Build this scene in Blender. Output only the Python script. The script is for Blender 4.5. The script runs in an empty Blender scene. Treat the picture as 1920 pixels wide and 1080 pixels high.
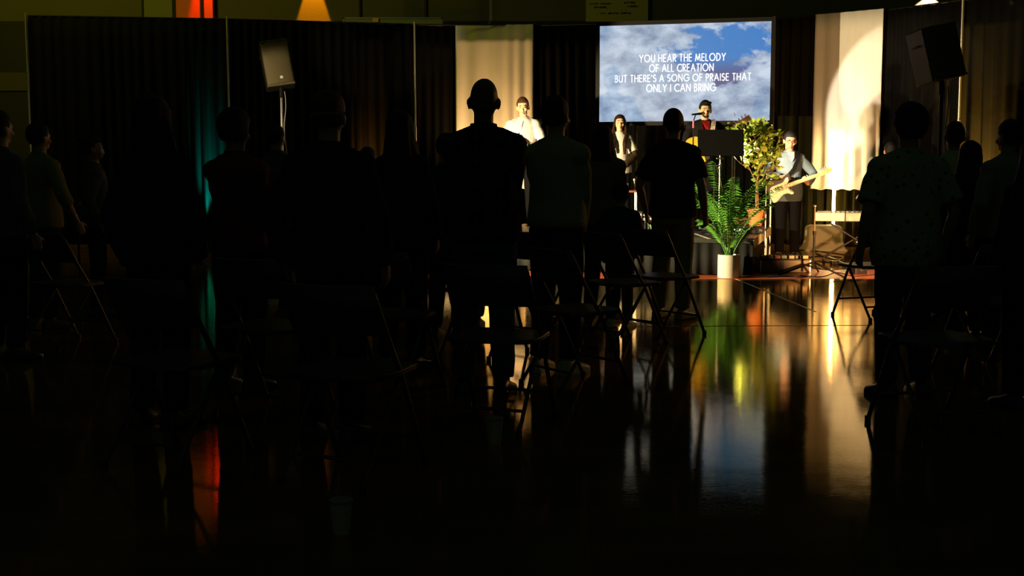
import bpy, math, random
from mathutils import Vector, Matrix, noise
random.seed(7)
V = Vector
PI = math.pi
C = bpy.context.scene.collection
S = bpy.context.scene

# ------------------------------------------------------------------ camera, world, exposure
F = 2300.0                      # focal length in pixels of the 1920 wide frame
CH = 1.26                       # camera height
PITCH = math.atan(226.0 / F)
cd = bpy.data.cameras.new('camera'); cam = bpy.data.objects.new('camera', cd); C.objects.link(cam)
cd.sensor_width = 36; cd.lens = F * 36 / 1920
cd.clip_end = 200; cd.clip_start = 0.05
cam.location = (0, 0, CH); cam.rotation_euler = (PI / 2 - PITCH, 0, 0)
S.camera = cam
w = bpy.data.worlds.new('world'); S.world = w; w.use_nodes = True
bg = w.node_tree.nodes['Background']
bg.inputs[0].default_value = (0.50, 1.0, 0.60, 1); bg.inputs[1].default_value = 0.015
S.view_settings.view_transform = 'Standard'; S.view_settings.look = 'None'
S.view_settings.exposure = 0.0; S.view_settings.gamma = 1.0; S.view_settings.use_curve_mapping = False

def light(kind, loc, target, energy, col, size=0.1, cone=60, blend=0.4, sy=None):
    l = bpy.data.lights.new('stage_light', kind); o = bpy.data.objects.new('stage_light', l); C.objects.link(o)
    l.energy = energy; l.color = col
    if kind == 'SPOT':
        l.spot_size = math.radians(cone); l.spot_blend = blend; l.shadow_soft_size = size
    elif kind == 'AREA':
        l.size = size
        if sy: l.shape = 'RECTANGLE'; l.size_y = sy
    else: l.shadow_soft_size = size
    o.location = loc
    d = V(target) - V(loc)
    o.rotation_euler = d.to_track_quat('-Z', 'Y').to_euler()
    return o
HD = 3.66                       # height of the drapes
_ru = V((0, math.sin(PITCH), math.cos(PITCH))); _fw = V((0, math.cos(PITCH), -math.sin(PITCH)))
def cp(px, back=0.0):           # floor point of the drape wall seen at this pixel column (a step in front of it)
    tb = ((52, 30), (428, 37), (778, 47), (856, 51), (1001, 49), (1118, 46.5), (1449, 37), (1536, 31), (1664, 20), (1800, 2), (1925, -15))
    for (a, ya), (b, yb) in zip(tb, tb[1:]):
        if px <= b: py = ya + (yb - ya) * (px - a) / (b - a); break
    d = _fw + V((1, 0, 0)) * ((px - 960) / F) + _ru * ((540 - py) / F); k = (HD - CH) / d.z
    return V((d.x * k * (1 - back / (d.y * k)), d.y * k - back, 0))
def up(px, back, aim, z1, e, col, cone, blend=1.0, dx=0.0):
    a = cp(px, back); b = cp(px + aim, 0.0)
    light('SPOT', (a.x + dx, a.y, .14), (b.x, b.y, z1), e, col, 0.04, cone, blend); UPS.append(((a.x + dx, a.y, .14), (b.x, b.y, z1)))
UPS = []
# spots that stand in par cans further down (same places)
L_LEFT = (-2.6, 12.6, 1.08)      # side light on the musicians, behind the left crowd
L_LEFT2 = (2.55, 15.28, 1.42)     # close side light at the stage edge, hidden behind the man in the black tee
L_RIGHT = (4.05, 12.8, 0.45)      # low orange par behind the right crowd
L_SPK = (-4.7, 13.4, 0.9)  # unseen lamp added to brighten the left loudspeaker
light('SPOT', L_LEFT, (2.0, 15.9, 1.15), 3300, (1.0, 0.76, 0.40), 0.05, 55, 0.12)
light('SPOT', L_LEFT2, (5.9, 18.5, 1.95), 1250, (1.0, 0.80, 0.56), 0.04, 35, 0.10)
light('SPOT', L_RIGHT, (4.0, 17.0, 0.9), 600, (1.0, 0.50, 0.18), 0.05, 60, 0.5)
L_RIM = (7.0, 13.6, 2.4)  # unseen lamp added outside the frame for rims on the crowd
light('SPOT', L_RIM, (-1.0, 8.2, 1.6), 150, (1.0, 0.50, 0.15), 0.06, 38, 0.6)
light('SPOT', L_SPK, (-3.35, 17.5, 2.3), 800, (1.0, 0.76, 0.45), 0.05, 16, 0.5)
up(915, .62, 10, 1.6, 720, (1.0, 0.56, 0.20), 84, 1.0)      # tan drape
up(388, .28, 0, 1.05, 3000, (0.0, 0.60, 0.48), 29)     # teal uplight
up(684, .32, 0, 1.0, 1700, (1.0, 0.42, 0.04), 34)
up(1856, .34, 0, 1.4, 4200, (1.0, 0.50, 0.06), 42)
# downlights that wash the gym's back wall in scallops
light('SPOT', (-3.85, 23.98, 5.72), (-3.85, 23.98, 3), 1600, (1.0, 0.30, 0.002), 0.02, 28, 0.12)
light('SPOT', (-5.93, 23.96, 5.75), (-5.93, 23.96, 3), 700, (1.0, 0.03, 0.005), 0.03, 28, 0.5)
light('SPOT', (8.08, 24.05, 4.655), (8.08, 24.05, 3), 150, (1.0, 0.70, 0.36), 0.01, 98, 0.03)
light('AREA', (-8.5, 16.5, 7.0), (-8.0, 24.2, 4.2), 150, (0.8, 0.70, 0.02), 2.5)

# ------------------------------------------------------------------ helpers
ru = V((0, math.sin(PITCH), math.cos(PITCH))); fw = V((0, math.cos(PITCH), -math.sin(PITCH)))
def at(px, py, Y):
    d = fw + V((1, 0, 0)) * ((px - 960) / F) + ru * ((540 - py) / F)
    return V((0, 0, CH)) + d * (Y / d.y)
def fl(px, py, z=0.0):
    d = fw + V((1, 0, 0)) * ((px - 960) / F) + ru * ((540 - py) / F)
    return V((0, 0, CH)) + d * ((z - CH) / d.z)

def mat(name, col, rough=0.6, metal=0.0, noise_amt=0.0, nscale=20, bump=0.0, bscale=60, emit=None, estr=0.0,
        spec=0.5, sheen=0.0, trans=0.0, sub=0.0):
    m = bpy.data.materials.new(name); m.use_nodes = True
    nt = m.node_tree; b = nt.nodes['Principled BSDF']
    b.inputs['Base Color'].default_value = (*col, 1); b.inputs['Roughness'].default_value = rough
    b.inputs['Metallic'].default_value = metal; b.inputs['Specular IOR Level'].default_value = spec
    if sheen: b.inputs['Sheen Weight'].default_value = sheen
    if trans: b.inputs['Transmission Weight'].default_value = trans
    if sub:
        b.inputs['Subsurface Weight'].default_value = sub
        b.inputs['Subsurface Radius'].default_value = (0.02, 0.008, 0.004)
    if emit:
        b.inputs['Emission Color'].default_value = (*emit, 1); b.inputs['Emission Strength'].default_value = estr
    tc = nt.nodes.new('ShaderNodeTexCoord')
    if noise_amt:
        n = nt.nodes.new('ShaderNodeTexNoise'); n.inputs['Scale'].default_value = nscale; n.inputs['Detail'].default_value = 4
        r = nt.nodes.new('ShaderNodeMix'); r.data_type = 'RGBA'
        r.inputs[6].default_value = (*[c * (1 - noise_amt) for c in col], 1)
        r.inputs[7].default_value = (*[min(1, c * (1 + noise_amt)) for c in col], 1)
        nt.links.new(tc.outputs['Object'], n.inputs['Vector']); nt.links.new(n.outputs['Fac'], r.inputs[0])
        nt.links.new(r.outputs[2], b.inputs['Base Color'])
    if bump:
        n2 = nt.nodes.new('ShaderNodeTexNoise'); n2.inputs['Scale'].default_value = bscale; n2.inputs['Detail'].default_value = 3
        bp = nt.nodes.new('ShaderNodeBump'); bp.inputs['Strength'].default_value = bump; bp.inputs['Distance'].default_value = 0.02
        nt.links.new(tc.outputs['Object'], n2.inputs['Vector']); nt.links.new(n2.outputs['Fac'], bp.inputs['Height'])
        nt.links.new(bp.outputs[0], b.inputs['Normal'])
    return m

class MB:
    def __init__(s): s.v = []; s.f = []
    def add(s, vs, fs):
        o = len(s.v); s.v += [tuple(v) for v in vs]; s.f += [tuple(i + o for i in f) for f in fs]; return s
    def box(s, c, d, M=None):
        hx, hy, hz = d[0] / 2, d[1] / 2, d[2] / 2
        vs = [V(c) + (M @ V((x, y, z)) if M else V((x, y, z))) for x in (-hx, hx) for y in (-hy, hy) for z in (-hz, hz)]
        return s.add(vs, [(0, 1, 3, 2), (4, 6, 7, 5), (0, 4, 5, 1), (2, 3, 7, 6), (0, 2, 6, 4), (1, 5, 7, 3)])
    def rings(s, rings, closed_ends=True):
        n = len(rings[0]); vs = [v for r in rings for v in r]; fs = []
        for i in range(len(rings) - 1):
            for j in range(n):
                a = i * n + j; b = i * n + (j + 1) % n
                fs.append((a, b, b + n, a + n))
        if closed_ends:
            fs.append(tuple(reversed(range(n)))); fs.append(tuple(range((len(rings) - 1) * n, len(rings) * n)))
        return s.add(vs, fs)
    def tube(s, pts, rad, n=8, cap=False):
        pts = [V(p) for p in pts]
        if not hasattr(rad, '__len__'): rad = [rad] * len(pts)
        rs = []; up = None
        for i, p in enumerate(pts):
            t = (pts[min(i + 1, len(pts) - 1)] - pts[max(i - 1, 0)])
            if t.length < 1e-9: t = V((0, 0, 1))
            t.normalize()
            if up is None: up = V((0, 0, 1)).cross(t) if abs(t.z) < .9 else V((1, 0, 0)).cross(t)
            up = (up - t * up.dot(t)).normalized(); w = t.cross(up)
            rs.append((p, t, up.copy(), w, rad[i]))
        rr = []
        def ring(p, u, w, r): return [p + (u * math.cos(a) + w * math.sin(a)) * r for a in [2 * PI * k / n for k in range(n)]]
        if cap:
            p, t, u, w, r = rs[0]
            for a in (80, 55, 28): rr.append(ring(p - t * r * math.sin(math.radians(a)), u, w, r * math.cos(math.radians(a))))
        for p, t, u, w, r in rs: rr.append(ring(p, u, w, r))
        if cap:
            p, t, u, w, r = rs[-1]
            for a in (28, 55, 80): rr.append(ring(p + t * r * math.sin(math.radians(a)), u, w, r * math.cos(math.radians(a))))
        return s.rings(rr)
    def loft(s, secs, n=20):   # (center, half-width vec, half-depth vec)
        return s.rings([[V(c) + V(a) * math.cos(t) + V(b) * math.sin(t) for t in [2 * PI * k / n for k in range(n)]] for c, a, b in secs])
    def ell(s, c, r, M=None, nu=18, nv=12):
        c = V(c); rr = []
        for i in range(nv + 1):
            ph = -PI / 2 + PI * (i + .02) / (nv + .04)
            rr.append([c + (M @ q if M else q) for q in [V((r[0] * math.cos(ph) * math.cos(t), r[1] * math.cos(ph) * math.sin(t), r[2] * math.sin(ph))) for t in [2 * PI * k / nu for k in range(nu)]]])
        return s.rings(rr)
    def lathe(s, prof, c=(0, 0, 0), n=24):
        return s.rings([[V(c) + V((r * math.cos(t), r * math.sin(t), z)) for t in [2 * PI * k / n for k in range(n)]] for r, z in prof])
    def prism(s, pts, y0, y1):     # outline in local XZ, extruded along Y
        n = len(pts)
        return s.add([V((x, y0, z)) for x, z in pts] + [V((x, y1, z)) for x, z in pts],
                     [tuple(range(n)), tuple(reversed(range(n, 2 * n)))] + [(i, i + n, (i + 1) % n + n, (i + 1) % n) for i in range(n)])
    def xf(s, M):
        s.v = [tuple(M @ V(v)) for v in s.v]; return s
    def mesh(s, name, m, smooth=True):
        me = bpy.data.meshes.new(name); me.from_pydata(s.v, [], s.f)
        if smooth:
            me.polygons.foreach_set('use_smooth', [True] * len(me.polygons))
            try: me.set_sharp_from_angle(angle=math.radians(40))
            except Exception: pass
        if m: me.materials.append(m)
        me.update(); return me
    def build(s, name, m, parent=None, loc=None, rz=None, smooth=True, bevel=0):
        o = bpy.data.objects.new(name, s.mesh(name, m, smooth)); C.objects.link(o)
        if parent: o.parent = parent
        if loc is not None: o.location = loc
        if rz is not None: o.rotation_euler = (0, 0, rz)
        if bevel:
            b = o.modifiers.new('b', 'BEVEL'); b.width = bevel; b.segments = 2; b.limit_method = 'ANGLE'
        return o
    def remesh(s, name, m, voxel, parent=None, smooth=3, dec=0.5, wrinkle=0.0, wscale=9.0):
        tmp = bpy.data.objects.new('tmp', s.mesh('tmp', None)); C.objects.link(tmp)
        r = tmp.modifiers.new('r', 'REMESH'); r.mode = 'VOXEL'; r.voxel_size = voxel; r.use_smooth_shade = True
        if smooth:
            q = tmp.modifiers.new('s', 'SMOOTH'); q.factor = 0.5; q.iterations = smooth
        if dec < 1:
            d = tmp.modifiers.new('d', 'DECIMATE'); d.ratio = dec
        dg = bpy.context.evaluated_depsgraph_get(); dg.update()
        me = bpy.data.meshes.new_from_object(tmp.evaluated_get(dg)); me.name = name
        bpy.data.objects.remove(tmp)
        if wrinkle:
            nv = len(me.vertices); co = [0.0] * nv * 3; me.vertices.foreach_get('co', co)
            nr = [0.0] * nv * 3; me.vertices.foreach_get('normal', nr)
            for i in range(nv):
                a = noise.noise(V((co[3*i] * wscale, co[3*i+1] * wscale, co[3*i+2] * wscale * .7 + co[3*i] * 5))) * wrinkle
                for k in range(3): co[3*i+k] += nr[3*i+k] * a
            me.vertices.foreach_set('co', co); me.update()
        me.materials.clear(); me.materials.append(m)
        me.polygons.foreach_set('use_smooth', [True] * len(me.polygons))
        o = bpy.data.objects.new(name, me); C.objects.link(o)
        if parent: o.parent = parent
        return o

def tag(o, label, cat, group=None, kind=None):
    if label: o['label'] = label
    if cat: o['category'] = cat
    if group: o['group'] = group
    if kind: o['kind'] = kind
    return o
def thing(name, label, cat, loc=(0, 0, 0), rz=0, group=None):
    o = bpy.data.objects.new(name, None); C.objects.link(o); o.empty_display_size = .1
    o.location = loc; o.rotation_euler = (0, 0, rz)
    return tag(o, label, cat, group)
def struct(o):
    o['kind'] = 'structure'; return o
def copy_tree(o, parent=None):
    c = o.copy(); C.objects.link(c)
    if parent: c.parent = parent
    for ch in o.children: copy_tree(ch, c)
    return c

# ------------------------------------------------------------------ materials
M = {}
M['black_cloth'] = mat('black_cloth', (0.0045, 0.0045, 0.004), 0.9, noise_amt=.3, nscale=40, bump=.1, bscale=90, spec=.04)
M['glow_cloth'] = mat('glow_tinted_cloth', (0.013, 0.0115, 0.003), 0.9, noise_amt=.3, nscale=40, bump=.1, bscale=90, spec=.06)  # black cloth lightened to olive to stand in for the tube's glow
M['white_cloth'] = mat('white_cloth', (0.80, 0.78, 0.74), 0.9, noise_amt=.04, nscale=6, bump=.12, bscale=120, spec=.2)
M['black_metal'] = mat('black_metal', (0.008, 0.008, 0.008), 0.5, 0.0, spec=.15)
M['chrome'] = mat('chrome', (0.75, 0.74, 0.72), 0.22, 1.0)
M['alu'] = mat('brushed_metal', (0.70, 0.68, 0.64), 0.32, 1.0)
M['chair_metal'] = mat('chair_metal', (0.09, 0.085, 0.08), 0.5, 0.8)
M['wall'] = mat('painted_block', (0.12, 0.112, 0.088), 0.8, noise_amt=.12, nscale=3, bump=.1, bscale=30)
M['plastic'] = mat('black_plastic', (0.010, 0.010, 0.011), 0.45, bump=.05, bscale=300)
M['grille'] = mat('speaker_grille', (0.15, 0.125, 0.06), 0.5, 0.4, bump=.3, bscale=400)
M['white_plastic'] = mat('white_plastic', (0.78, 0.76, 0.70), 0.35)
M['wood'] = mat('wood', (0.28, 0.13, 0.05), 0.4, noise_amt=.3, nscale=8)
M['terracotta'] = mat('terracotta', (0.62, 0.22, 0.07), 0.75, noise_amt=.15, nscale=12)
M['ceramic'] = mat('ceramic', (0.78, 0.74, 0.64), 0.4, noise_amt=.03)
M['leaf'] = mat('leaf', (0.30, 0.46, 0.06), 0.45, noise_amt=.35, nscale=6)
M['palm'] = mat('palm_leaf', (0.09, 0.30, 0.035), 0.45, noise_amt=.3, nscale=5)
M['stem'] = mat('stem', (0.30, 0.19, 0.08), 0.8, noise_amt=.2)
M['soil'] = mat('soil', (0.04, 0.025, 0.015), 0.95, noise_amt=.4, bump=.5)
M['red'] = mat('red', (0.55, 0.03, 0.02), 0.5)
M['cream'] = mat('cream', (0.70, 0.58, 0.30), 0.5, noise_amt=.08)
M['gum'] = mat('glass_dim', (0.3, 0.34, 0.30), 0.15)

# ------------------------------------------------------------------ floor
def floor_mat():
    m = bpy.data.materials.new('polished_floor'); m.use_nodes = True; nt = m.node_tree; b = nt.nodes['Principled BSDF']; b.inputs['IOR'].default_value = 1.42
    tc = nt.nodes.new('ShaderNodeTexCoord')
    mp = nt.nodes.new('ShaderNodeMapping'); mp.inputs['Scale'].default_value = (1, 4, 1)
    nt.links.new(tc.outputs['Object'], mp.inputs['Vector'])
    n = nt.nodes.new('ShaderNodeTexNoise'); n.inputs['Scale'].default_value = 0.8; n.inputs['Detail'].default_value = 6
    nt.links.new(mp.outputs[0], n.inputs['Vector'])
    cr = nt.nodes.new('ShaderNodeValToRGB'); cr.color_ramp.elements[0].position = .3; cr.color_ramp.elements[1].position = .75
    cr.color_ramp.elements[0].color = (0.11, 0.052, 0.010, 1); cr.color_ramp.elements[1].color = (0.20, 0.098, 0.018, 1)
    nt.links.new(n.outputs['Fac'], cr.inputs[0]); nt.links.new(cr.outputs[0], b.inputs['Base Color'])
    n2 = nt.nodes.new('ShaderNodeTexNoise'); n2.inputs['Scale'].default_value = 3.0; n2.inputs['Detail'].default_value = 5
    nt.links.new(mp.outputs[0], n2.inputs['Vector'])
    rr = nt.nodes.new('ShaderNodeMapRange'); rr.inputs[3].default_value = .025; rr.inputs[4].default_value = .085
    nt.links.new(n2.outputs['Fac'], rr.inputs[0]); nt.links.new(rr.outputs[0], b.inputs['Roughness'])
    n3 = nt.nodes.new('ShaderNodeTexNoise'); n3.inputs['Scale'].default_value = 2.2; n3.inputs['Detail'].default_value = 2
    nt.links.new(tc.outputs['Object'], n3.inputs['Vector'])
    n4 = nt.nodes.new('ShaderNodeTexNoise'); n4.inputs['Scale'].default_value = 30; n4.inputs['Detail'].default_value = 3
    nt.links.new(mp.outputs[0], n4.inputs['Vector'])
    bp = nt.nodes.new('ShaderNodeBump'); bp.inputs['Strength'].default_value = .05; bp.inputs['Distance'].default_value = .02
    nt.links.new(n3.outputs['Fac'], bp.inputs['Height'])
    bp2 = nt.nodes.new('ShaderNodeBump'); bp2.inputs['Strength'].default_value = .045; bp2.inputs['Distance'].default_value = .004
    nt.links.new(n4.outputs['Fac'], bp2.inputs['Height']); nt.links.new(bp.outputs[0], bp2.inputs['Normal'])
    nt.links.new(bp2.outputs[0], b.inputs['Normal'])
    # amber varnish coat: tinted mirror reflection over the wood
    b.inputs['Specular IOR Level'].default_value = 0.0; b.inputs['Roughness'].default_value = .6
    for l in list(b.inputs['Roughness'].links): nt.links.remove(l)
    gl = nt.nodes.new('ShaderNodeBsdfGlossy'); gl.inputs['Color'].default_value = (1.0, .80, .50, 1)
    nt.links.new(rr.outputs[0], gl.inputs['Roughness']); nt.links.new(bp2.outputs[0], gl.inputs['Normal'])
    fr = nt.nodes.new('ShaderNodeFresnel'); fr.inputs['IOR'].default_value = 1.36
    mx = nt.nodes.new('ShaderNodeMixShader'); nt.links.new(fr.outputs[0], mx.inputs[0]); nt.links.new(b.outputs[0], mx.inputs[1]); nt.links.new(gl.outputs[0], mx.inputs[2])
    nt.links.new(mx.outputs[0], nt.nodes['Material Output'].inputs[0])
    return m
flr = MB().box((0, 12, -.05), (30, 30, .1)).build('floor', floor_mat(), smooth=False); struct(flr)
yb0 = fl(1300, 523).y; yb1 = fl(1300, 506).y
pb = MB().box((1.0, (yb0 + yb1) / 2, .0015), (13, yb1 - yb0, .003)).xf(Matrix.Translation((5.6, 0, 0))).build('painted_band', mat('red_floor_paint', (0.42, 0.085, 0.03), 0.42, noise_amt=.15), flr, smooth=False)
for (a, b_, w_) in (((1368, 518), (1530, 585), .016), ((1530, 470), (1690, 540), .02), ((960, 613), (1640, 610), .012)):
    p, q = fl(*a), fl(*b_); d = (q - p); ang = math.atan2(d.y, d.x)
    MB().box((0, 0, .001), (d.length, w_, .002)).build('floor_line', mat('line_paint', (0.5, 0.42, 0.26) if w_ > .013 else (.01, .01, .008), .5), flr, (p + q) / 2, ang, smooth=False)

# ------------------------------------------------------------------ walls
struct(MB().box((0, 24.3, 2.38), (30, .2, 4.76)).build('wall_back', M['wall'], smooth=False))
M['dark_wall'] = mat('dimmed_wall', (0.014, 0.014, 0.012), 0.9, noise_amt=.15, nscale=3, spec=.1)
struct(MB().box((0, 24.28, 6.40), (30, .24, 3.26)).build('wall_back_upper_dimmed', M['dark_wall'], smooth=False))  # unseen upper wall added dark to keep its reflection off the floor
struct(MB().box((-13, 12, 4), (.2, 30, 8)).build('wall_left', M['dark_wall'], smooth=False))
struct(MB().box((13, 12, 4), (.2, 30, 8)).build('wall_right', M['dark_wall'], smooth=False))
# dark padding along the lower wall
pad_mat = mat('wall_pad', (0.012, 0.012, 0.012), .6)
p38 = at(25, 39, 24.1)
pads = struct(MB().box((0, 24.17, (p38.z) / 2), (25.8, .06, p38.z)).build('trim_1', pad_mat, smooth=False))
tr2 = MB().box((-9.8, 24.12, (at(0, 170, 24.1).z + at(0, 136, 24.1).z) / 2), (5.2, .05, at(0, 136, 24.1).z - at(0, 170, 24.1).z)).build('trim_2', mat('olive_rail', (.07, .06, .035), .7), smooth=False); struct(tr2)
# tall boards fixed on the wall, left of the scallops
def wall_board(x0, x1, col, label):
    a = at(x0, 0, 24.15).x; b = at(x1, 0, 24.15).x
    t = thing('wall_board', label, 'wall board', ((a + b) / 2, 24.13, 3.6), group='tall boards on the gym wall')
    MB().box((0, 0, 1.15), (b - a, .05, 2.3)).build('panel', col, t, smooth=False)
    for sx in (-1, 1): MB().box((sx * ((b - a) / 2 - .005), -.03, 1.15), (.03, .05, 2.3)).build('edge_strip', M['black_metal'], t, smooth=False)
wall_board(268, 326, mat('board_grey', (.16, .17, .12), .6), 'dark grey-green board high on the wall, left of the red-brown one')
wall_board(328, 379, mat('board_brown', (.85, .15, .05), .6, noise_amt=.15), 'red-brown board high on the wall beside the red glow')
wall_board(381, 402, mat('board_red_glow', (.75, .16, .10), .5), 'narrow board coloured for the red glow high on the wall')  # red light on the wall put into this board's colour

# basketball backboard
bb = thing('basketball_backboard', 'glass basketball backboard with pale frame showing over the black drapes', 'backboard', at(737, 34, 23.0) - V((0, 0, 1.07)))
MB().box((0, 0, .535), (1.80, .012, 1.05)).build('glass_panel', M['gum'], bb, smooth=False)
for s_ in (-1, 1): MB().box((s_ * .905, 0, .535), (.03, .035, 1.09)).build('frame_bar', M['alu'], bb, smooth=False)
for z_ in (0.0, 1.07): MB().box((0, 0, z_), (1.84, .035, .03)).build('frame_bar', M['alu'], bb, smooth=False)
MB().box((-.32, -.03, 1.03), (.11, .012, .075)).build('sticker', mat('sticker', (.9, .55, .05), .5, emit=(1, .5, .05), estr=.0), bb, smooth=False)
for s_ in (-1, 1): MB().tube([(s_ * .61, .12, .3), (s_ * .61, .12, 4.0)], .035).build('hanger_pole', M['black_metal'], bb)
MB().tube([(-.61, .12, 1.6), (.61, .12, 1.6)], .025).build('cross_brace', M['black_metal'], bb)
sg = at(1157, 40, 24.1)
sign = thing('wall_sign', 'dim olive wall sign with two blocks of faded lettering above the screen', 'sign', (sg.x, 24.15, sg.z))
MB().box((0, 0, .45), (1.2, .03, .9)).build('board', mat('sign_board', (.55, .50, .18), .7, noise_amt=.1), sign, smooth=False)
ink = mat('sign_ink', (.05, .06, .03), .8)
for (x, z, wd) in ((-.3, .34, .45), (-.28, .27, .30), (.28, .36, .26), (.32, .29, .22), (0, .16, .62)):
    mb = MB(); n_ = int(wd / .035)
    for k in range(n_):
        if random.random() < .85: mb.box((x - wd / 2 + k * .035, -.02, z + random.uniform(-.004, .004)), (random.uniform(.014, .028), .006, random.uniform(.02, .04)))
    mb.build('lettering', ink, sign, smooth=False)

# ------------------------------------------------------------------ pipe and drape
def curtain(name, label, pts, z0, z1, m, fold=.17, amp=.062, seed=0, group=None, off=0.0):
    rnd = random.Random(seed); pts = [V((p[0], p[1], 0)) for p in pts]
    L = sum((pts[i + 1] - pts[i]).length for i in range(len(pts) - 1)); n = int(L / fold * 9)
    def pos(s):
        for i in range(len(pts) - 1):
            l = (pts[i + 1] - pts[i]).length
            if s <= l or i == len(pts) - 2:
                d = (pts[i + 1] - pts[i]).normalized(); return pts[i] + d * s, V((d.y, -d.x, 0))
            s -= l
    rows = 9; vs = []; fs = []; ph = 0; cols = []
    for j in range(n + 1):
        s = L * j / n; ph += 2 * PI / 9 * (1 + .55 * noise.noise(V((s * 2.1, seed * 3.7, 0))))
        a = .55 + .9 * abs(noise.noise(V((s * 1.3, seed * 1.7, 5))))
        cols.append((s, ph, a))
    for i in range(rows + 1):
        t = i / rows; z = z1 + (z0 - z1) * t
        for s, ph, a in cols:
            p, nn = pos(s)
            dsp = amp * a * (.45 + .75 * t) * math.sin(ph + .5 * math.sin(t * 2 + s)) + .02 * noise.noise(V((s * 1.1, t * 1.5, seed)))
            q = p + nn * (dsp + off); vs.append((q.x, q.y, z + (.012 * math.sin(ph) if i == rows else 0)))
    W = n + 1
    for i in range(rows):
        for j in range(n): fs.append((i * W + j, i * W + j + 1, (i + 1) * W + j + 1, (i + 1) * W + j))
    mb = MB(); mb.add(vs, fs); o = mb.build(name, m)
    so = o.modifiers.new('t', 'SOLIDIFY'); so.thickness = .003
    return tag(o, label, 'curtain', group)
def xy(px, Y): return ((px - 960) / F * Y * 1.0, Y)
def dxy(px, ptop):   # where the 3.66 m drape top falls on this pixel
    d = at(px, ptop, 1.0) - V((0, 0, CH)); k = (HD - CH) / d.z; return (d.x * k, d.y * k)
P0 = dxy(52, 30); P1 = dxy(428, 37); P2 = dxy(778, 47); P3 = dxy(856, 51); P4 = dxy(1001, 49); P5 = dxy(1118, 46.5)
P6 = dxy(1449, 37); P7 = dxy(1536, 31); P8 = dxy(1664, 20); P9 = dxy(1800, 2); P10 = dxy(1925, -15)
P11 = (P10[0] + .7, P10[1] - 1.6); P12 = (P10[0] + 1.3, P10[1] - 3.4)
BK = M['black_cloth']
curtain('curtain', 'black curtain at far left between the two shining poles', [P0, P1], .02, HD, BK, seed=1)
curtain('curtain', 'black curtain behind the left loudspeaker, next to the teal glow', [P1, P2], .02, HD, BK, seed=2)
curtain('curtain', 'black curtain running behind the tan drape and the screen', [P2, P3, P4, P5, P6], .02, HD, BK, seed=3)
curtain('curtain', 'black curtain behind the glowing tube and the bright drape', [P6, P7, P8], .02, HD, M['glow_cloth'], seed=4)
curtain('curtain', 'black curtain with amber streaks at far right behind the loudspeaker', [P8, P9, P10, P11, P12], .02, HD, BK, seed=5)
curtain('white_drape', 'tan-lit white drape hung behind the man in the white shirt', [P3, P4], .9, HD + .02, M['white_cloth'], fold=.24, amp=.03, seed=8, group='white drapes over the black ones', off=.10)
curtain('white_drape', 'brightly lit white drape behind the glowing tube', [P7, P8], .91, HD + .02, M['white_cloth'], fold=.26, amp=.028, seed=9, group='white drapes over the black ones', off=.12)
def pole(p, label, top=HD + .04):
    t = thing('drape_pole', label, 'pole', (p[0], p[1], 0), group='upright poles of the drapes')
    MB().tube([(0, 0, .02), (0, 0, top)], .019, 10).build('pole', M['alu'], t)
    MB().tube([(0, 0, 1.7), (0, 0, 1.95)], .026, 10).build('collar', M['alu'], t)
    MB().box((0, 0, .008), (.45, .45, .014)).build('base_plate', M['black_metal'], t, smooth=False)
for p, q, lb in ((P0, -.10, 'shiny upright pole at the far left end of the drapes'), (P1, -.10, 'shiny upright pole left of the loudspeaker on its stand'),
              (P2, -.10, 'thin upright pole above the long-haired person, left of the tan drape'), (P6, -.12, 'upright pole just right of the screen'), (P9, -.12, 'dark upright pole behind the right loudspeaker')):
    pole((p[0], p[1] + q), lb)
for k_, (a, b_) in enumerate(((P0, P1), (P1, P2), (P2, P4), (P4, P6), (P6, P8), (P8, P9), (P9, P10))):
    struct(MB().tube([(a[0], a[1], HD + .01), (b_[0], b_[1], HD + .01)], .012, 8).build('trim_%d' % (k_ + 3), M['black_metal']))

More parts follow.
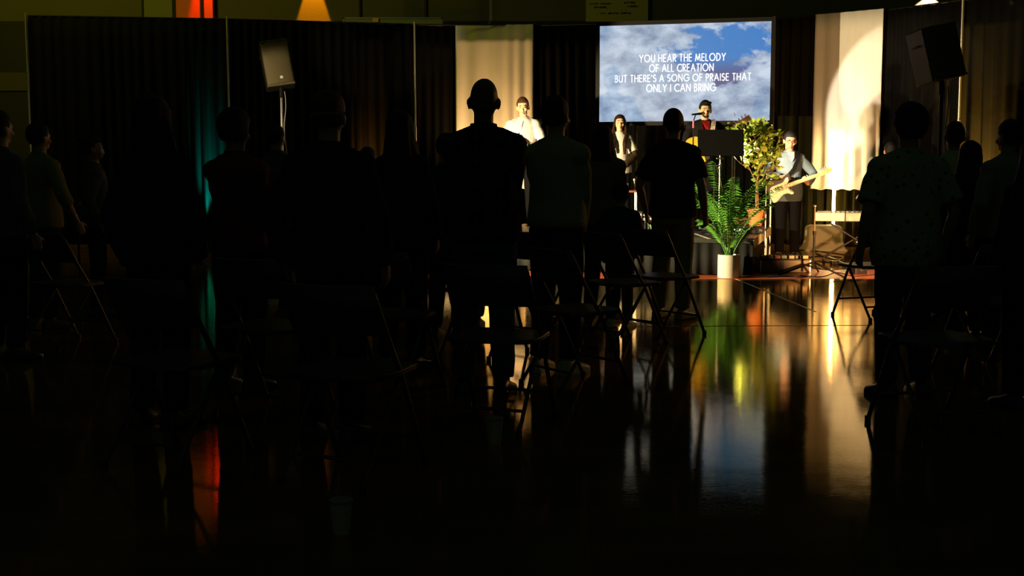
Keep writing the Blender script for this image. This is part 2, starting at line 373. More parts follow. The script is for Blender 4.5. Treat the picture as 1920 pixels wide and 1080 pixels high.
# ------------------------------------------------------------------ projection screen
def screen_mat():
    m = bpy.data.materials.new('lit_screen'); m.use_nodes = True; nt = m.node_tree; N = nt.nodes.new; Lk = nt.links.new
    b = nt.nodes['Principled BSDF']; b.inputs['Base Color'].default_value = (.02, .02, .02, 1); b.inputs['Roughness'].default_value = .5
    tc = N('ShaderNodeTexCoord'); sp = N('ShaderNodeSeparateXYZ'); Lk(tc.outputs['Object'], sp.inputs[0])
    def math_(op, a, c=None, v=None):
        q = N('ShaderNodeMath'); q.operation = op
        for i, x in enumerate((a, c)):
            if x is None: continue
            if isinstance(x, (int, float)): q.inputs[i].default_value = x
            else: Lk(x, q.inputs[i])
        return q.outputs[0]
    def noi(scale, det, dist, off, rough=.6):
        mp = N('ShaderNodeMapping'); mp.inputs['Location'].default_value = off; mp.inputs['Rotation'].default_value = (0, .35, 0)
        mp.inputs['Scale'].default_value = (1, 1, 1.6)
        Lk(tc.outputs['Object'], mp.inputs['Vector']); n = N('ShaderNodeTexNoise'); n.inputs['Scale'].default_value = scale
        n.inputs['Detail'].default_value = det; n.inputs['Distortion'].default_value = dist; n.inputs['Roughness'].default_value = rough
        Lk(mp.outputs[0], n.inputs['Vector']); return n.outputs['Fac']
    X, Z = sp.outputs['X'], sp.outputs['Z']
    # cloud cover: thick on the left and along the bottom, open blue sky upper right and a band into the middle
    def blob(cx, cz, rx, rz, ang=0):
        ca, sa = math.cos(ang), math.sin(ang)
        dx = math_('SUBTRACT', X, cx); dz = math_('SUBTRACT', Z, cz)
        u = math_('ADD', math_('MULTIPLY', dx, ca / rx), math_('MULTIPLY', dz, sa / rx))
        v = math_('ADD', math_('MULTIPLY', dx, -sa / rz), math_('MULTIPLY', dz, ca / rz))
        d = math_('ADD', math_('MULTIPLY', u, u), math_('MULTIPLY', v, v))
        return math_('EXPONENT', math_('MULTIPLY', d, -1.0))
    sky = math_('ADD', math_('MULTIPLY', blob(.90, .48, .75, .34, 0), 1.1), math_('MULTIPLY', blob(.20, .20, .62, .24, -.15), .8))
    sky = math_('ADD', sky, math_('MULTIPLY', blob(.62, -.06, .34, .24, -.7), .85))
    sky = math_('ADD', sky, math_('MULTIPLY', blob(-.10, .62, .5, .07, 0), .5))
    cl = math_('ADD', math_('SUBTRACT', math_('MULTIPLY', noi(3.4, 10, .25, (3.1, 0, 1.2), .62), 2.6), .50), math_('MULTIPLY', sky, -1.0))
    f = N('ShaderNodeMapRange'); f.inputs[1].default_value = -.12; f.inputs[2].default_value = .32; f.interpolation_type = 'SMOOTHSTEP'; Lk(cl, f.inputs[0])
    shade = N('ShaderNodeValToRGB'); e = shade.color_ramp.elements
    e[0].position = .34; e[0].color = (.16, .24, .40, 1); e[1].position = .66; e[1].color = (.56, .68, .84, 1)
    mid = e.new(.50); mid.color = (.34, .45, .62, 1)
    Lk(noi(2.2, 9, .15, (0, 0, 4.4)), shade.inputs[0])
    blue = N('ShaderNodeValToRGB'); e2 = blue.color_ramp.elements
    e2[0].position = .40; e2[0].color = (.055, .09, .26, 1); e2[1].position = .66; e2[1].color = (.012, .19, .56, 1)
    hz = N('ShaderNodeMapRange'); hz.inputs[1].default_value = -.35; hz.inputs[2].default_value = .5; Lk(Z, hz.inputs[0]); Lk(hz.outputs[0], blue.inputs[0])
    mx = N('ShaderNodeMix'); mx.data_type = 'RGBA'; Lk(f.outputs[0], mx.inputs[0]); Lk(blue.outputs[0], mx.inputs[6]); Lk(shade.outputs[0], mx.inputs[7])
    Lk(mx.outputs[2], b.inputs['Emission Color']); b.inputs['Emission Strength'].default_value = .95
    return m
c0 = at(1124, 226, 19.15); c1 = at(1443, 226, 18.50)
SW = (c1 - c0).length; SH = SW * .565
yaw = math.atan2(c1.y - c0.y, c1.x - c0.x)
scr = thing('video_screen', 'wide lit video screen showing clouds and lyrics in white capitals', 'screen', (c0 + c1) / 2 + V((0, 0, SH / 2 - .01)), yaw)
MB().box((0, 0, 0), (SW, .03, SH)).build('display', screen_mat(), scr, smooth=False)
for s_ in (-1, 1): MB().box((s_ * (SW / 2 + .03), .005, 0), (.06, .07, SH + .12)).build('frame_bar', M['black_metal'], scr, smooth=False)
for s_ in (-1, 1): MB().box((0, .005, s_ * (SH / 2 + .03)), (SW, .07, .06)).build('frame_bar', M['black_metal'], scr, smooth=False)
MB().box((0, .09, 0), (SW * .96, .12, SH * .9)).build('housing', M['plastic'], scr, smooth=False)
zz = scr.location.z
for s_ in (-1, 1): MB().tube([(s_ * .75, .18, .05 - zz), (s_ * .75, .18, .3)], .03).build('stand_leg', M['black_metal'], scr)
MB().box((0, .18, -zz + .03), (1.9, .5, .05)).build('stand_base', M['black_metal'], scr, smooth=False)

def arc(cx, cz, rx, rz, a0, a1, n=12):
    return [(cx + rx * math.cos(math.radians(a0 + (a1 - a0) * i / n)), cz + rz * math.sin(math.radians(a0 + (a1 - a0) * i / n))) for i in range(n + 1)]
G = {  # width, strokes (unit height)
 'Y': (.62, [[(0, 1), (.31, .48)], [(.62, 1), (.31, .48)], [(.31, .48), (.31, 0)]]),
 'O': (.96, [arc(.48, .5, .48, .5, 0, 360, 28)]),
 'U': (.58, [[(0, 1), (0, .3)] + arc(.29, .30, .29, .30, 180, 360) + [(.58, 1)]]),
 'H': (.60, [[(0, 0), (0, 1)], [(.6, 0), (.6, 1)], [(0, .52), (.6, .52)]]),
 'E': (.42, [[(.42, 1), (0, 1), (0, 0), (.42, 0)], [(0, .52), (.40, .52)]]),
 'A': (.74, [[(0, 0), (.37, 1), (.74, 0)], [(.13, .33), (.61, .33)]]),
 'R': (.46, [[(0, 0), (0, 1), (.18, 1)] + arc(.18, .74, .26, .26, 90, -90) + [(0, .48)], [(.15, .48), (.48, 0)]]),
 'T': (.50, [[(0, 1), (.5, 1)], [(.25, 1), (.25, 0)]]),
 'M': (.84, [[(0, 0), (.12, .97), (.42, .14), (.72, .97), (.84, 0)]]),
 'L': (.38, [[(0, 1), (0, 0), (.38, 0)]]),
 'D': (.62, [[(0, 0), (0, 1), (.14, 1)] + arc(.14, .5, .48, .5, 90, -90, 16) + [(0, 0)]]),
 'F': (.42, [[(.42, 1), (0, 1), (0, 0)], [(0, .52), (.40, .52)]]),
 'C': (.74, [arc(.48, .5, .48, .5, 48, 312, 20)]),
 'I': (.02, [[(.01, 0), (.01, 1)]]),
 'N': (.66, [[(0, 0), (0, 1), (.66, 0), (.66, 1)]]),
 'B': (.44, [[(0, 0), (0, 1), (.16, 1)] + arc(.16, .77, .22, .23, 90, -90, 8) + [(0, .54)], [(.16, .54)] + arc(.16, .27, .28, .27, 90, -90, 8) + [(0, 0)]]),
 'S': (.44, [arc(.22, .75, .20, .25, 35, 250, 12) + arc(.22, .26, .24, .26, 80, -140, 12)]),
 'G': (.92, [arc(.48, .5, .48, .5, 42, 360, 22) + [(.54, .5)]]),
 'P': (.44, [[(0, 0), (0, 1), (.16, 1)] + arc(.16, .72, .28, .28, 90, -90) + [(0, .44)]]),
 "'": (.04, [[(.02, 1), (.02, .76)]]),
}
def text_line(name, txt, cx, cz, width, h, parent, m, y=-.022):
    x = 0; st = .115; segs = []
    for ic, ch in enumerate(txt):
        if ch == ' ': x += .42; continue
        w_, ss = G[ch]
        for pl in ss:
            for i in range(len(pl) - 1):
                segs.append((ic, (pl[i][0] + x, pl[i][1]), (pl[i + 1][0] + x, pl[i + 1][1])))
        x += w_ + .30
    x -= .30; k = width / x
    mbs = {}
    for ic, (ax, az), (bx, bz) in segs:
        mb = mbs.setdefault(ic, MB())
        ax, bx = (ax - x / 2) * k, (bx - x / 2) * k; az, bz = (az - .5) * h, (bz - .5) * h
        L_ = math.hypot(bx - ax, bz - az)
        if L_ < 1e-6: continue
        R_ = Matrix.Rotation(-math.atan2(bz - az, bx - ax), 3, 'Y')
        mb.box((cx + (ax + bx) / 2, y, cz + (az + bz) / 2), (L_ + st * h * .55, .006, st * h), R_)
    for mb in mbs.values(): mb.build(name, m, parent, smooth=False)
tm = mat('lyric_letters', (.8, .8, .8), .5, emit=(.80, .86, 1.0), estr=1.0)
pxm = SW / 319
for txt, x0, x1, yc, h in (("YOU HEAR THE MELODY", 1201, 1361, 107, 13), ("OF ALL CREATION", 1220, 1339, 125.5, 13),
                           ("BUT THERE'S A SONG OF PRAISE THAT", 1155, 1408, 144, 12.5), ("ONLY I CAN BRING", 1215, 1344, 162.5, 13)):
    text_line('letter', txt, ((x0 + x1) / 2 - 1284) * pxm, (134.5 - yc) * pxm, (x1 - x0) * pxm, h * pxm, scr, tm)

# ------------------------------------------------------------------ people
def ik(s, t, l1, l2, pole):
    s, t, pole = V(s), V(t), V(pole); d = t - s
    if d.length > (l1 + l2) * .995: d = d.normalized() * (l1 + l2) * .995; t = s + d
    D = d.length; a = (l1 * l1 - l2 * l2 + D * D) / (2 * D); h = math.sqrt(max(0, l1 * l1 - a * a))
    u = d.normalized(); p = (pole - u * pole.dot(u)).normalized()
    return s + u * a + p * h, t
def hand(mb, wr, fd, nm, curl, thumb_sign=1, k=1.0, grip=0.0):
    fd = V(fd).normalized(); nm = V(nm); nm = (nm - fd * nm.dot(fd)).normalized(); cr = fd.cross(nm).normalized()
    wr = V(wr)
    mb.loft([(wr - fd * .01 * k, cr * .026 * k, nm * .019 * k), (wr + fd * .03 * k, cr * .034 * k, nm * .017 * k), (wr + fd * .065 * k, cr * .041 * k, nm * .015 * k), (wr + fd * .092 * k, cr * .038 * k, nm * .012 * k)], 12)
    for i, (o, L_) in enumerate(((-.031, .070), (-.0105, .080), (.0105, .075), (.031, .058))):
        b = wr + fd * (.085 - .004 * abs(i - 1.5)) * k - cr * o * k * thumb_sign * -1
        ang = math.radians(curl * (1 + .08 * i)); pts = [b]; a = 0; L3 = (L_ * .45, L_ * .32, L_ * .23)
        for q in L3:
            a += ang; pts.append(pts[-1] + (fd * math.cos(a) + nm * math.sin(a)) * q * k)
        mb.tube(pts, [.0098 * k, .0092 * k, .0084 * k, .0074 * k], 8, True)
    tb = wr + fd * .022 * k - cr * .027 * k * thumb_sign
    td = (fd * .75 - cr * .66 * thumb_sign + nm * .35).normalized()
    p1 = tb + td * .038 * k; p2 = p1 + (td * .8 + fd * .4 + nm * (.1 + grip)).normalized() * .030 * k
    p3 = p2 + (fd * .8 + nm * (.15 + grip) + td * .2).normalized() * .024 * k
    mb.tube([tb, p1, p2, p3], [.0135 * k, .0115 * k, .0100 * k, .0085 * k], 8, True)

SKINS = {}
def skin(c):
    if c not in SKINS: SKINS[c] = mat('skin', c, .5, noise_amt=.06, nscale=30, bump=.05, bscale=200, spec=.4)
    return SKINS[c]
HAIRM = {}
def hairm(c):
    if c not in HAIRM: HAIRM[c] = mat('hair', c, .6, noise_amt=.3, nscale=60, bump=.4, bscale=120, spec=.2)
    return HAIRM[c]
def cloth(name, c, **k): return mat(name, c, .9, noise_amt=k.pop('na', .08), nscale=k.pop('ns', 30), bump=.15, bscale=150, spec=.05, **k)

def person(label, group, x, y, h=1.74, yaw=0, z=0, w=1.0, fem=False, skin_c=(.42, .24, .15), hair=('short', (.02, .015, .01)),
           shirt=None, sleeve='long', hem=.86, loose=.014, pants=None, shoe=None, arms=None, hd=(0, 0, 0), vox=.009, face=False,
           legs=None, collar=True, lean=0.0, voxc=.011, foot_yaw=0, bulk=1.0, scarf=None):
    k = h / 1.75; R = V; ch = h < 1.3
    hk = 1.0 if not ch else 1.28                       # children have bigger heads for their height
    # --- joints
    sw = (.175 if not fem else .152) * w; hw = .088
    SH_ = {s: V((s * (sw - .005), -.005, 1.385)) for s in (1, -1)}
    A = {}
    for s in (1, -1):
        spec = (arms or {}).get(s)
        wr = V(spec['wrist']) if spec else V((s * (sw + .075), .05, .89))
        pole_ = V(spec.get('pole', (s * .5, -.6, -.3))) if spec else V((s * .6, -1, 0))
        el, wr = ik(SH_[s], wr, .285, .255, pole_)
        A[s] = (SH_[s], el, wr, spec)
    mb = MB()
    tor = [(.80, .150 * w, .115, 0), (.88, .168 * w, .125, 0), (.96, .165 * w, .122, .0), (1.08, .142 * w * bulk, .108 * bulk, .008), (1.20, .150 * w, .112 * bulk, .006),
           (1.32, .165 * w, .112, 0), (1.40, .160 * w, .095, -.008), (1.445, .115 * w, .075, -.01), (1.475, .066, .062, -.008), (1.50, .056, .058, -.004)]
    if fem:
        tor = [(z_, rx * (1.02 if z_ < 1 else .88), ry, cy) for z_, rx, ry, cy in tor]
    def fit(ts, inf, z0=None, z1=None):
        return [(V((0, cy, z_)), V((rx + inf, 0, 0)), V((0, ry + inf, 0))) for z_, rx, ry, cy in ts if (z0 is None or z_ >= z0) and (z1 is None or z_ <= z1)]
    mb.loft(fit(tor, 0))
    mb.tube([(0, -.012, 1.45), (0, .0, 1.52), (0, .008, 1.60)], [.058, .054, .056] if not fem else [.05, .046, .048], 14)
    for s in (1, -1):
        a, e, r_, sp_ = A[s]
        mb.ell(a - V((s * .012, 0, 0)), (.056, .056, .058)); mb.tube([V((s * .025, -.018, 1.478)), V((s * .085, -.014, 1.448)), a + V((-s * .02, 0, .012))], [.030, .034, .046], 12, True)
        mb.tube([a - V((s * .03, 0, -.005)), a + (e - a) * .35, e, e + (r_ - e) * .3, r_], [.055, .048, .037, .038, .025], 12, True)
    # --- head
    HM = Matrix.Translation((0, 0, 1.53)) @ Matrix.Rotation(math.radians(hd[0]), 4, 'Z') @ Matrix.Rotation(math.radians(hd[1]), 4, 'X') @ Matrix.Rotation(math.radians(hd[2]), 4, 'Y')
    def hp(p): return HM @ (V(p) * hk)
    hb = MB()
    hb.ell((0, -.012, .125), (.0755, .094, .097)); hb.ell((0, .010, .085), (.068, .078, .085))
    hb.loft([((0, .030, .002), V((.026, 0, 0)), V((0, .030, 0))), ((0, .026, .020), V((.046, 0, 0)), V((0, .048, 0))), ((0, .018, .055), V((.060, 0, 0)), V((0, .064, 0))), ((0, .008, .09), V((.067, 0, 0)), V((0, .074, 0)))], 16)
    hb.ell((0, .079, .010), (.016, .010, .013))                                  # chin
    hb.loft([((0, .083, .10), V((.008, 0, 0)), V((0, .010, 0))), ((0, .094, .075), V((.011, 0, 0)), V((0, .012, 0))), ((0, .102, .060), V((.016, 0, 0)), V((0, .013, 0))), ((0, .088, .050), V((.012, 0, 0)), V((0, .010, 0)))], 10)
    hb.ell((0, .084, .034), (.022, .009, .009))                                  # mouth
    hb.ell((0, .074, .118), (.052, .016, .010))                                  # brow
    for s in (1, -1):
        hb.ell((s * .040, .066, .066), (.021, .020, .019))                       # cheek
        hb.ell((s * .081, -.006, .083), (.011, .019, .033)); hb.ell((s * .089, -.014, .092), (.006, .016, .022))
    hb.xf(Matrix.Translation((0, 0, 0))); hb.v = [tuple(hp(v)) for v in hb.v]
    mb.add(hb.v, hb.f)
    # --- hands
    for s in (1, -1):
        a, e, r_, sp_ = A[s]
        fd = V(sp_['dir']) if sp_ and 'dir' in sp_ else (r_ - e)
        nm = V(sp_['normal']) if sp_ and 'normal' in sp_ else V((-s, .25, 0))
        hand(mb, r_, fd, nm, (sp_ or {}).get('curl', 22), -s, .98 if not fem else .88, (sp_ or {}).get('grip', 0))
    # --- legs
    LG = {}
    for s in (1, -1):
        lk = (legs or {}).get(s, {})
        kn = V(lk.get('knee', (s * .098, .015, .50))); an = V(lk.get('ankle', (s * .11, -.02, .09))); hp_ = V((s * hw, 0, .90))
        LG[s] = (hp_, kn, an)
        mb.tube([hp_, hp_ + (kn - hp_) * .35, kn, kn + (an - kn) * .3 + V((0, -.012, 0)), an], [.086, .080, .056, .055, .036], 14, True)
        fy = math.radians(lk.get('yaw', s * -8) + foot_yaw); fdir = V((-math.sin(fy), math.cos(fy), 0))
        mb.loft([(an + V((0, 0, -.055)) - fdir * .05, fdir.cross(V((0, 0, 1))) * .028, V((0, 0, .028))), (an + V((0, 0, -.045)), fdir.cross(V((0, 0, 1))) * .034, V((0, 0, .038))),
                 (an + V((0, 0, -.062)) + fdir * .10, fdir.cross(V((0, 0, 1))) * .040, V((0, 0, .02))), (an + V((0, 0, -.068)) + fdir * .165, fdir.cross(V((0, 0, 1))) * .030, V((0, 0, .012)))], 12)
    K = Matrix.Diagonal((k, k, k, 1))
    mb.xf(K)
    body = mb.remesh('person', skin(skin_c), vox, None, 2, .45)
    body.location = (x, y, z); body.rotation_euler = (0, 0, math.radians(yaw)); tag(body, label, 'person', group)
    # --- trousers
    pm = pants or cloth('trousers', (.03, .03, .035))
    t = MB(); t.loft(fit(tor, .010, .80, 1.0))
    for s in (1, -1):
        hp_, kn, an = LG[s]
        t.tube([hp_ + V((0, 0, .02)), hp_ + (kn - hp_) * .4, kn, kn + (an - kn) * .5, an + V((0, -.005, .01))], [.100, .094, .076, .070, .062], 16)
    t.xf(K); t.remesh('trousers', pm, voxc, body, 2, .45, .007, 12)
    # --- shoes
    sm = shoe or mat('shoe', (.03, .03, .03), .5)
    for s in (1, -1):
        hp_, kn, an = LG[s]; lk = (legs or {}).get(s, {}); fy = math.radians(lk.get('yaw', s * -8) + foot_yaw)
        fdir = V((-math.sin(fy), math.cos(fy), 0)); sd = fdir.cross(V((0, 0, 1))); g = V((an.x, an.y, an.z - .09)); sh = MB()
        U = V((0, 0, 1))
        sh.rings([[g + fdir * fx + sd * (wd * math.cos(t_)) + U * (max(.002, hh * .5 + hh * .5 * math.sin(t_) if math.sin(t_) > 0 else hh * .5 + hh * .5 * max(-1, math.sin(t_) * 3))) for t_ in [2 * PI * q / 16 for q in range(16)]]
                  for fx, wd, hh in ((-.085, .022, .055), (-.075, .036, .085), (-.04, .042, .105), (0, .043, .108), (.04, .045, .090), (.09, .050, .068), (.14, .050, .056), (.175, .040, .046), (.195, .022, .034))])
        sh.xf(K); so = sh.build('shoe', sm, body)
        so2 = MB().rings([[V((v.x, v.y, zq)) for v in [g + fdir * fx + sd * wx for fx, wx in ((-.088, 0), (-.07, .042), (0, .046), (.10, .054), (.17, .044), (.202, 0), (.17, -.044), (.10, -.054), (0, -.046), (-.07, -.042))]] for zq in (g.z + .001, g.z + .022)]).xf(K)
        so2.build('sole', M['white_plastic'] if sm.name.startswith('white_shoe') else M['plastic'], so)
    # --- shirt
    if shirt:
        t = MB(); T = [(max(z_, hem) if z_ < hem + .05 and z_ <= .96 else z_, rx, ry, cy) for z_, rx, ry, cy in tor]
        T = [q for i, q in enumerate(T) if i == 0 or q[0] > T[i - 1][0] + .005]
        T = [(z_, rx + (.012 if z_ < 1.15 else 0), ry + (.012 if z_ < 1.15 else 0), cy) for z_, rx, ry, cy in T if z_ < 1.485]
        t.loft(fit(T, loose))
        for s in (1, -1):
            a, e, r_, sp_ = A[s]
            t.ell(a - V((s * .014, 0, 0)), (.056 + loose, .058 + loose, .058 + loose * .8)); t.tube([V((s * .035, -.018, 1.465)), V((s * .085, -.014, 1.446)), a + V((-s * .02, 0, .012))], [.030 + loose * .5, .034 + loose * .6, .046 + loose * .8], 12, True)
            if sleeve == 'long': pts = [a - V((s * .03, 0, 0)), a + (e - a) * .4, e, e + (r_ - e) * .5, e + (r_ - e) * .92]; rr = [.050, .052, .045, .042, .034]
            elif sleeve == 'three': pts = [a - V((s * .03, 0, 0)), a + (e - a) * .4, e, e + (r_ - e) * .35]; rr = [.056, .052, .046, .043]
            else: pts = [a - V((s * .03, 0, 0)), a + (e - a) * .35, a + (e - a) * .78]; rr = [.058, .058, .058]
            t.tube(pts, [q + loose * .7 for q in rr], 14)
        t.xf(K); t.remesh('shirt', shirt, voxc, body, 2, .5, .007, 10)
        if collar:
            c = MB(); c.rings([[V((math.cos(q) * (r1 + .004 * math.cos(2 * q)), math.sin(q) * (r1 + .002) - .004, zc - .022 * math.sin(q) * (1 if math.sin(q) > 0 else .2))) for q in [2 * PI * i / 20 for i in range(20)]]
                               for r1, zc in ((.088, 1.455), (.072, 1.492), (.069, 1.505), (.060, 1.505), (.060, 1.46))], False)
            c.xf(K).build('collar', shirt, body)
    # --- hair
    ht, hc = hair[0], hair[1]
    if ht != 'bald':
        hm = hairm(hc); q = MB()
        if ht in ('short', 'curly', 'buzz'):
            g_ = {'short': .008, 'curly': .022, 'buzz': .003}[ht]
            q.ell((0, -.016, .128), (.0775 + g_, .096 + g_, .100 + g_), None, 26, 18)
            vs = []
            for v in q.v:
                v = V(v)
                cut = .115 if v.y > .02 else .115 - .075 * min(1, (.02 - v.y) / .05)
                if ht == 'curly': cut -= .01
                if v.y > .035: cut = .160
                if v.z < cut:     # tuck everything under the hairline inside the skull
                    f_ = min(1, (cut - v.z) / .02); c_ = V((0, -.012, .11)); v = v + (c_ - v) * f_ * .28
                vs.append(v)
            q.v = vs
            if ht == 'curly':
                rnd = random.Random(int(x * 100) + 5)
                for i in range(90):
                    a_ = rnd.uniform(0, 2 * PI); p_ = rnd.uniform(.0, 1.45); d_ = V((math.cos(a_) * math.cos(p_), math.sin(a_) * math.cos(p_), math.sin(p_)))
                    if d_.y > .45 and d_.z < .55: continue
                    q.ell(V((0, -.016, .128)) + V((d_.x * .088, d_.y * .106, d_.z * .108)), (.02,) * 3, None, 8, 6)
            if len(hair) > 2 and hair[2] == 'quiff':
                for i in range(7): q.ell((-.05 + i * .017, .070 - abs(i - 3) * .006, .196), (.022, .026, .020), None, 10, 8)
        elif ht in ('long', 'bob'):
            q.ell((0, -.018, .126), (.090, .106, .110), None, 26, 18); vs = []
            for v in q.v:
                v = V(v)
                if v.y > .022 and v.z < .15 - .0 * v.y:
                    f_ = min(1, (.15 - v.z) / .02) * min(1, (v.y - .022) / .02); v = v + (V((v.x * 1.05, -.03, v.z)) - v) * f_ * .62
                vs.append(v)
            q.v = vs; fl_ = hair[4] if len(hair) > 4 else 0; bot = (hair[3] if len(hair) > 3 else (-.30 if ht == 'long' else -.03))
            for s in (1, -1):
                q.loft([((s * .072, .0, .15), V((.020, 0, 0)), V((0, .050, 0))), ((s * .084, -.006, .06), V((.018, 0, 0)), V((0, .045, 0))), ((s * .098, .010, -.06), V((.026, 0, 0)), V((0, .045, 0))),
                        ((s * (.10 - fl_ * .25 if ht == 'long' else .09), .035 + fl_, bot * .55), V((.034, 0, 0)), V((0, .036, 0))), ((s * .085, .070 + fl_, bot), V((.020, 0, 0)), V((0, .018, 0)))], 12)
            q.loft([((0, -.05, .17), V((.082, 0, 0)), V((0, .05, 0))), ((0, -.062, .05), V((.090, 0, 0)), V((0, .048, 0))), ((0, -.075, -.08), V((.105, 0, 0)), V((0, .045, 0))), ((0, -.088, bot), V((.085, 0, 0)), V((0, .028, 0)))], 18)
        elif ht == 'cap':
            q.ell((0, -.012, .150), (.083, .100, .080), None, 24, 14); q.v = [(v[0], v[1], max(v[2], .125)) for v in q.v]
            q.loft([((0, -.012, .120), V((.084, 0, 0)), V((0, .101, 0))), ((0, -.012, .145), V((.084, 0, 0)), V((0, .101, 0)))], 22)
            q.loft([((0, .07, .128), V((.066, 0, 0)), V((0, 0, .006))), ((0, .13, .124), V((.055, 0, 0)), V((0, 0, .005))), ((0, .165, .116), V((.03, 0, 0)), V((0, 0, .004)))], 16)
            b2 = MB().ell((0, -.02, .085), (.079, .094, .05), None, 18, 10); b2.v = [tuple(K @ hp((v[0], min(v[1], .0), v[2]))) for v in b2.v]
            b2.build('hair', hairm((.05, .02, .01)), body)
        elif ht == 'bun':
            q.ell((0, -.016, .128), (.086, .104, .108), None, 24, 16)
            q.v = [tuple(V(v) + (V((0, -.012, .11)) - V(v)) * .3) if (v[1] > .035 and v[2] < .15) or v[2] < .05 else v for v in q.v]
            q.ell((0, -.10, .19), (.045, .045, .045))
        q.v = [tuple(K @ hp(v)) for v in q.v]
        nm_ = 'cap' if ht == 'cap' else 'hair'
        if ht in ('long', 'bob', 'curly'): q.remesh(nm_, hm, .008, body, 1, .6, .004, 30)
        else: q.build(nm_, hm, body)
    if face:
        dk = mat('eye_dark', (.02, .012, .01), .3)
        for s in (1, -1):
            e_ = MB().ell((s * .032, .0795, .095), (.0135, .008, .0055), None, 12, 8); e_.v = [tuple(K @ hp(v)) for v in e_.v]; e_.build('eye', mat('eyelid', (.16, .08, .05), .5), body)
            b_ = MB().tube([(s * .014, .092, .114), (s * .033, .090, .119), (s * .052, .076, .113)], [.003, .0045, .002], 6); b_.v = [tuple(K @ hp(v)) for v in b_.v]; b_.build('eyebrow', hairm(face if isinstance(face, tuple) else hc), body)
        m_ = MB().ell((0, .0915, .031), (.019, .004, .0055), None, 12, 8); m_.v = [tuple(K @ hp(v)) for v in m_.v]; m_.build('lips', mat('lips', (.38, .09, .07), .4), body)
    body['hk'] = hk
    return body, (K @ HM), A, K
def hpart(body, HK, hk, mb, name, m):
    mb.v = [tuple(HK @ (V(v) * hk)) for v in mb.v]; return mb.build(name, m, body)
def pos(px, Y): p = at(px, 314, Y); return p.x, Y

# ------------------------------------------------------------------ stage riser
RZ = .44
rc = V((2.80, 14.22, 0)); ra = math.atan2(-.28, 1.0)           # right front corner; front edge runs left and back
ex = V((math.cos(ra), math.sin(ra), 0)); ey = V((-ex.y, ex.x, 0))
RW, RD = 4.9, 2.9
riser = thing('stage_riser', 'low black stage riser with pleated skirt carrying the singers', 'stage', rc, ra)
deckm = mat('riser_deck', (.03, .034, .027), .45, noise_amt=.2, nscale=12, bump=.1)
MB().box((-RW / 4 - .002, RD / 2, RZ - .03), (RW / 2 - .006, RD, .06)).build('deck_panel', deckm, riser, smooth=False)
MB().box((-RW * .75 + .002, RD / 2, RZ - .03), (RW / 2 - .006, RD, .06)).build('deck_panel', deckm, riser, smooth=False)
MB().box((.006, RD / 2, RZ - .055), (.012, RD, .11)).build('side_fascia', M['cream'], riser, smooth=False)
for (lx, ly) in ((-.05, .06), (-.05, RD - .06), (-RW + .05, .06), (-RW + .05, RD - .06), (-RW / 2, .06), (-RW / 2, RD - .06)):
    MB().tube([(lx, ly, 0.005), (lx, ly, RZ - .06)], .024, 10).build('leg', M['alu'], riser)
mb = MB(); n = 260; vs = []
for i in range(n + 1):
    u = i / n; d = .018 * math.sin(u * RW / .075 * 2 * PI * .55 + .8 * math.sin(u * 40)); vs.append((-RW * u, -.012 + d * .4, RZ - .065)); 
for i in range(n + 1):
    u = i / n; d = .022 * math.sin(u * RW / .075 * 2 * PI * .55 + .8 * math.sin(u * 40)); vs.append((-RW * u, -.03 + d, .015))
mb.add(vs, [(i, i + 1, i + 2 + n, i + 1 + n) for i in range(n)])
sk = mb.build('skirt', cloth('skirt_cloth', (.018, .020, .020)), riser); so = sk.modifiers.new('t', 'SOLIDIFY'); so.thickness = .003
def rp(px, py, z=RZ): p = fl(px, py, z); return p

# ------------------------------------------------------------------ audience
AUD = 'people standing in the audience'
dark = lambda nm, c, **k: cloth(nm, c, **k)
def plaid():
    m = cloth('plaid_shirt', (.03, .03, .03)); nt = m.node_tree; b = nt.nodes['Principled BSDF']
    tc = nt.nodes.new('ShaderNodeTexCoord'); w1 = nt.nodes.new('ShaderNodeTexWave'); w1.inputs['Scale'].default_value = 5; w2 = nt.nodes.new('ShaderNodeTexWave'); w2.bands_direction = 'Z'; w2.inputs['Scale'].default_value = 5
    mx = nt.nodes.new('ShaderNodeMath'); mx.operation = 'ADD'; nt.links.new(tc.outputs['Object'], w1.inputs[0]); nt.links.new(tc.outputs['Object'], w2.inputs[0])
    nt.links.new(w1.outputs['Fac'], mx.inputs[0]); nt.links.new(w2.outputs['Fac'], mx.inputs[1])
    cr = nt.nodes.new('ShaderNodeValToRGB'); cr.color_ramp.elements[0].color = (.008, .008, .01, 1); cr.color_ramp.elements[1].color = (.06, .045, .035, 1); cr.color_ramp.elements[0].position = .45
    hf = nt.nodes.new('ShaderNodeMath'); hf.operation = 'MULTIPLY'; hf.inputs[1].default_value = .5; nt.links.new(mx.outputs[0], hf.inputs[0]); nt.links.new(hf.outputs[0], cr.inputs[0])
    nt.links.new(cr.outputs[0], b.inputs['Base Color']); return m
def dots():
    m = cloth('dotted_shirt', (.3, .3, .2)); nt = m.node_tree; b = nt.nodes['Principled BSDF']
    tc = nt.nodes.new('ShaderNodeTexCoord'); v = nt.nodes.new('ShaderNodeTexVoronoi'); v.inputs['Scale'].default_value = 22; nt.links.new(tc.outputs['Object'], v.inputs['Vector'])
    cr = nt.nodes.new('ShaderNodeValToRGB'); cr.color_ramp.interpolation = 'CONSTANT'; cr.color_ramp.elements[0].color = (.04, .05, .05, 1); cr.color_ramp.elements[1].color = (.30, .27, .17, 1); cr.color_ramp.elements[1].position = .24
    nt.links.new(v.outputs['Distance'], cr.inputs[0]); nt.links.new(cr.outputs[0], b.inputs['Base Color']); return m
jeans = cloth('jeans', (.05, .065, .10)); khaki = cloth('khaki_trousers', (.30, .21, .11)); blackp = cloth('black_trousers', (.007, .007, .008))
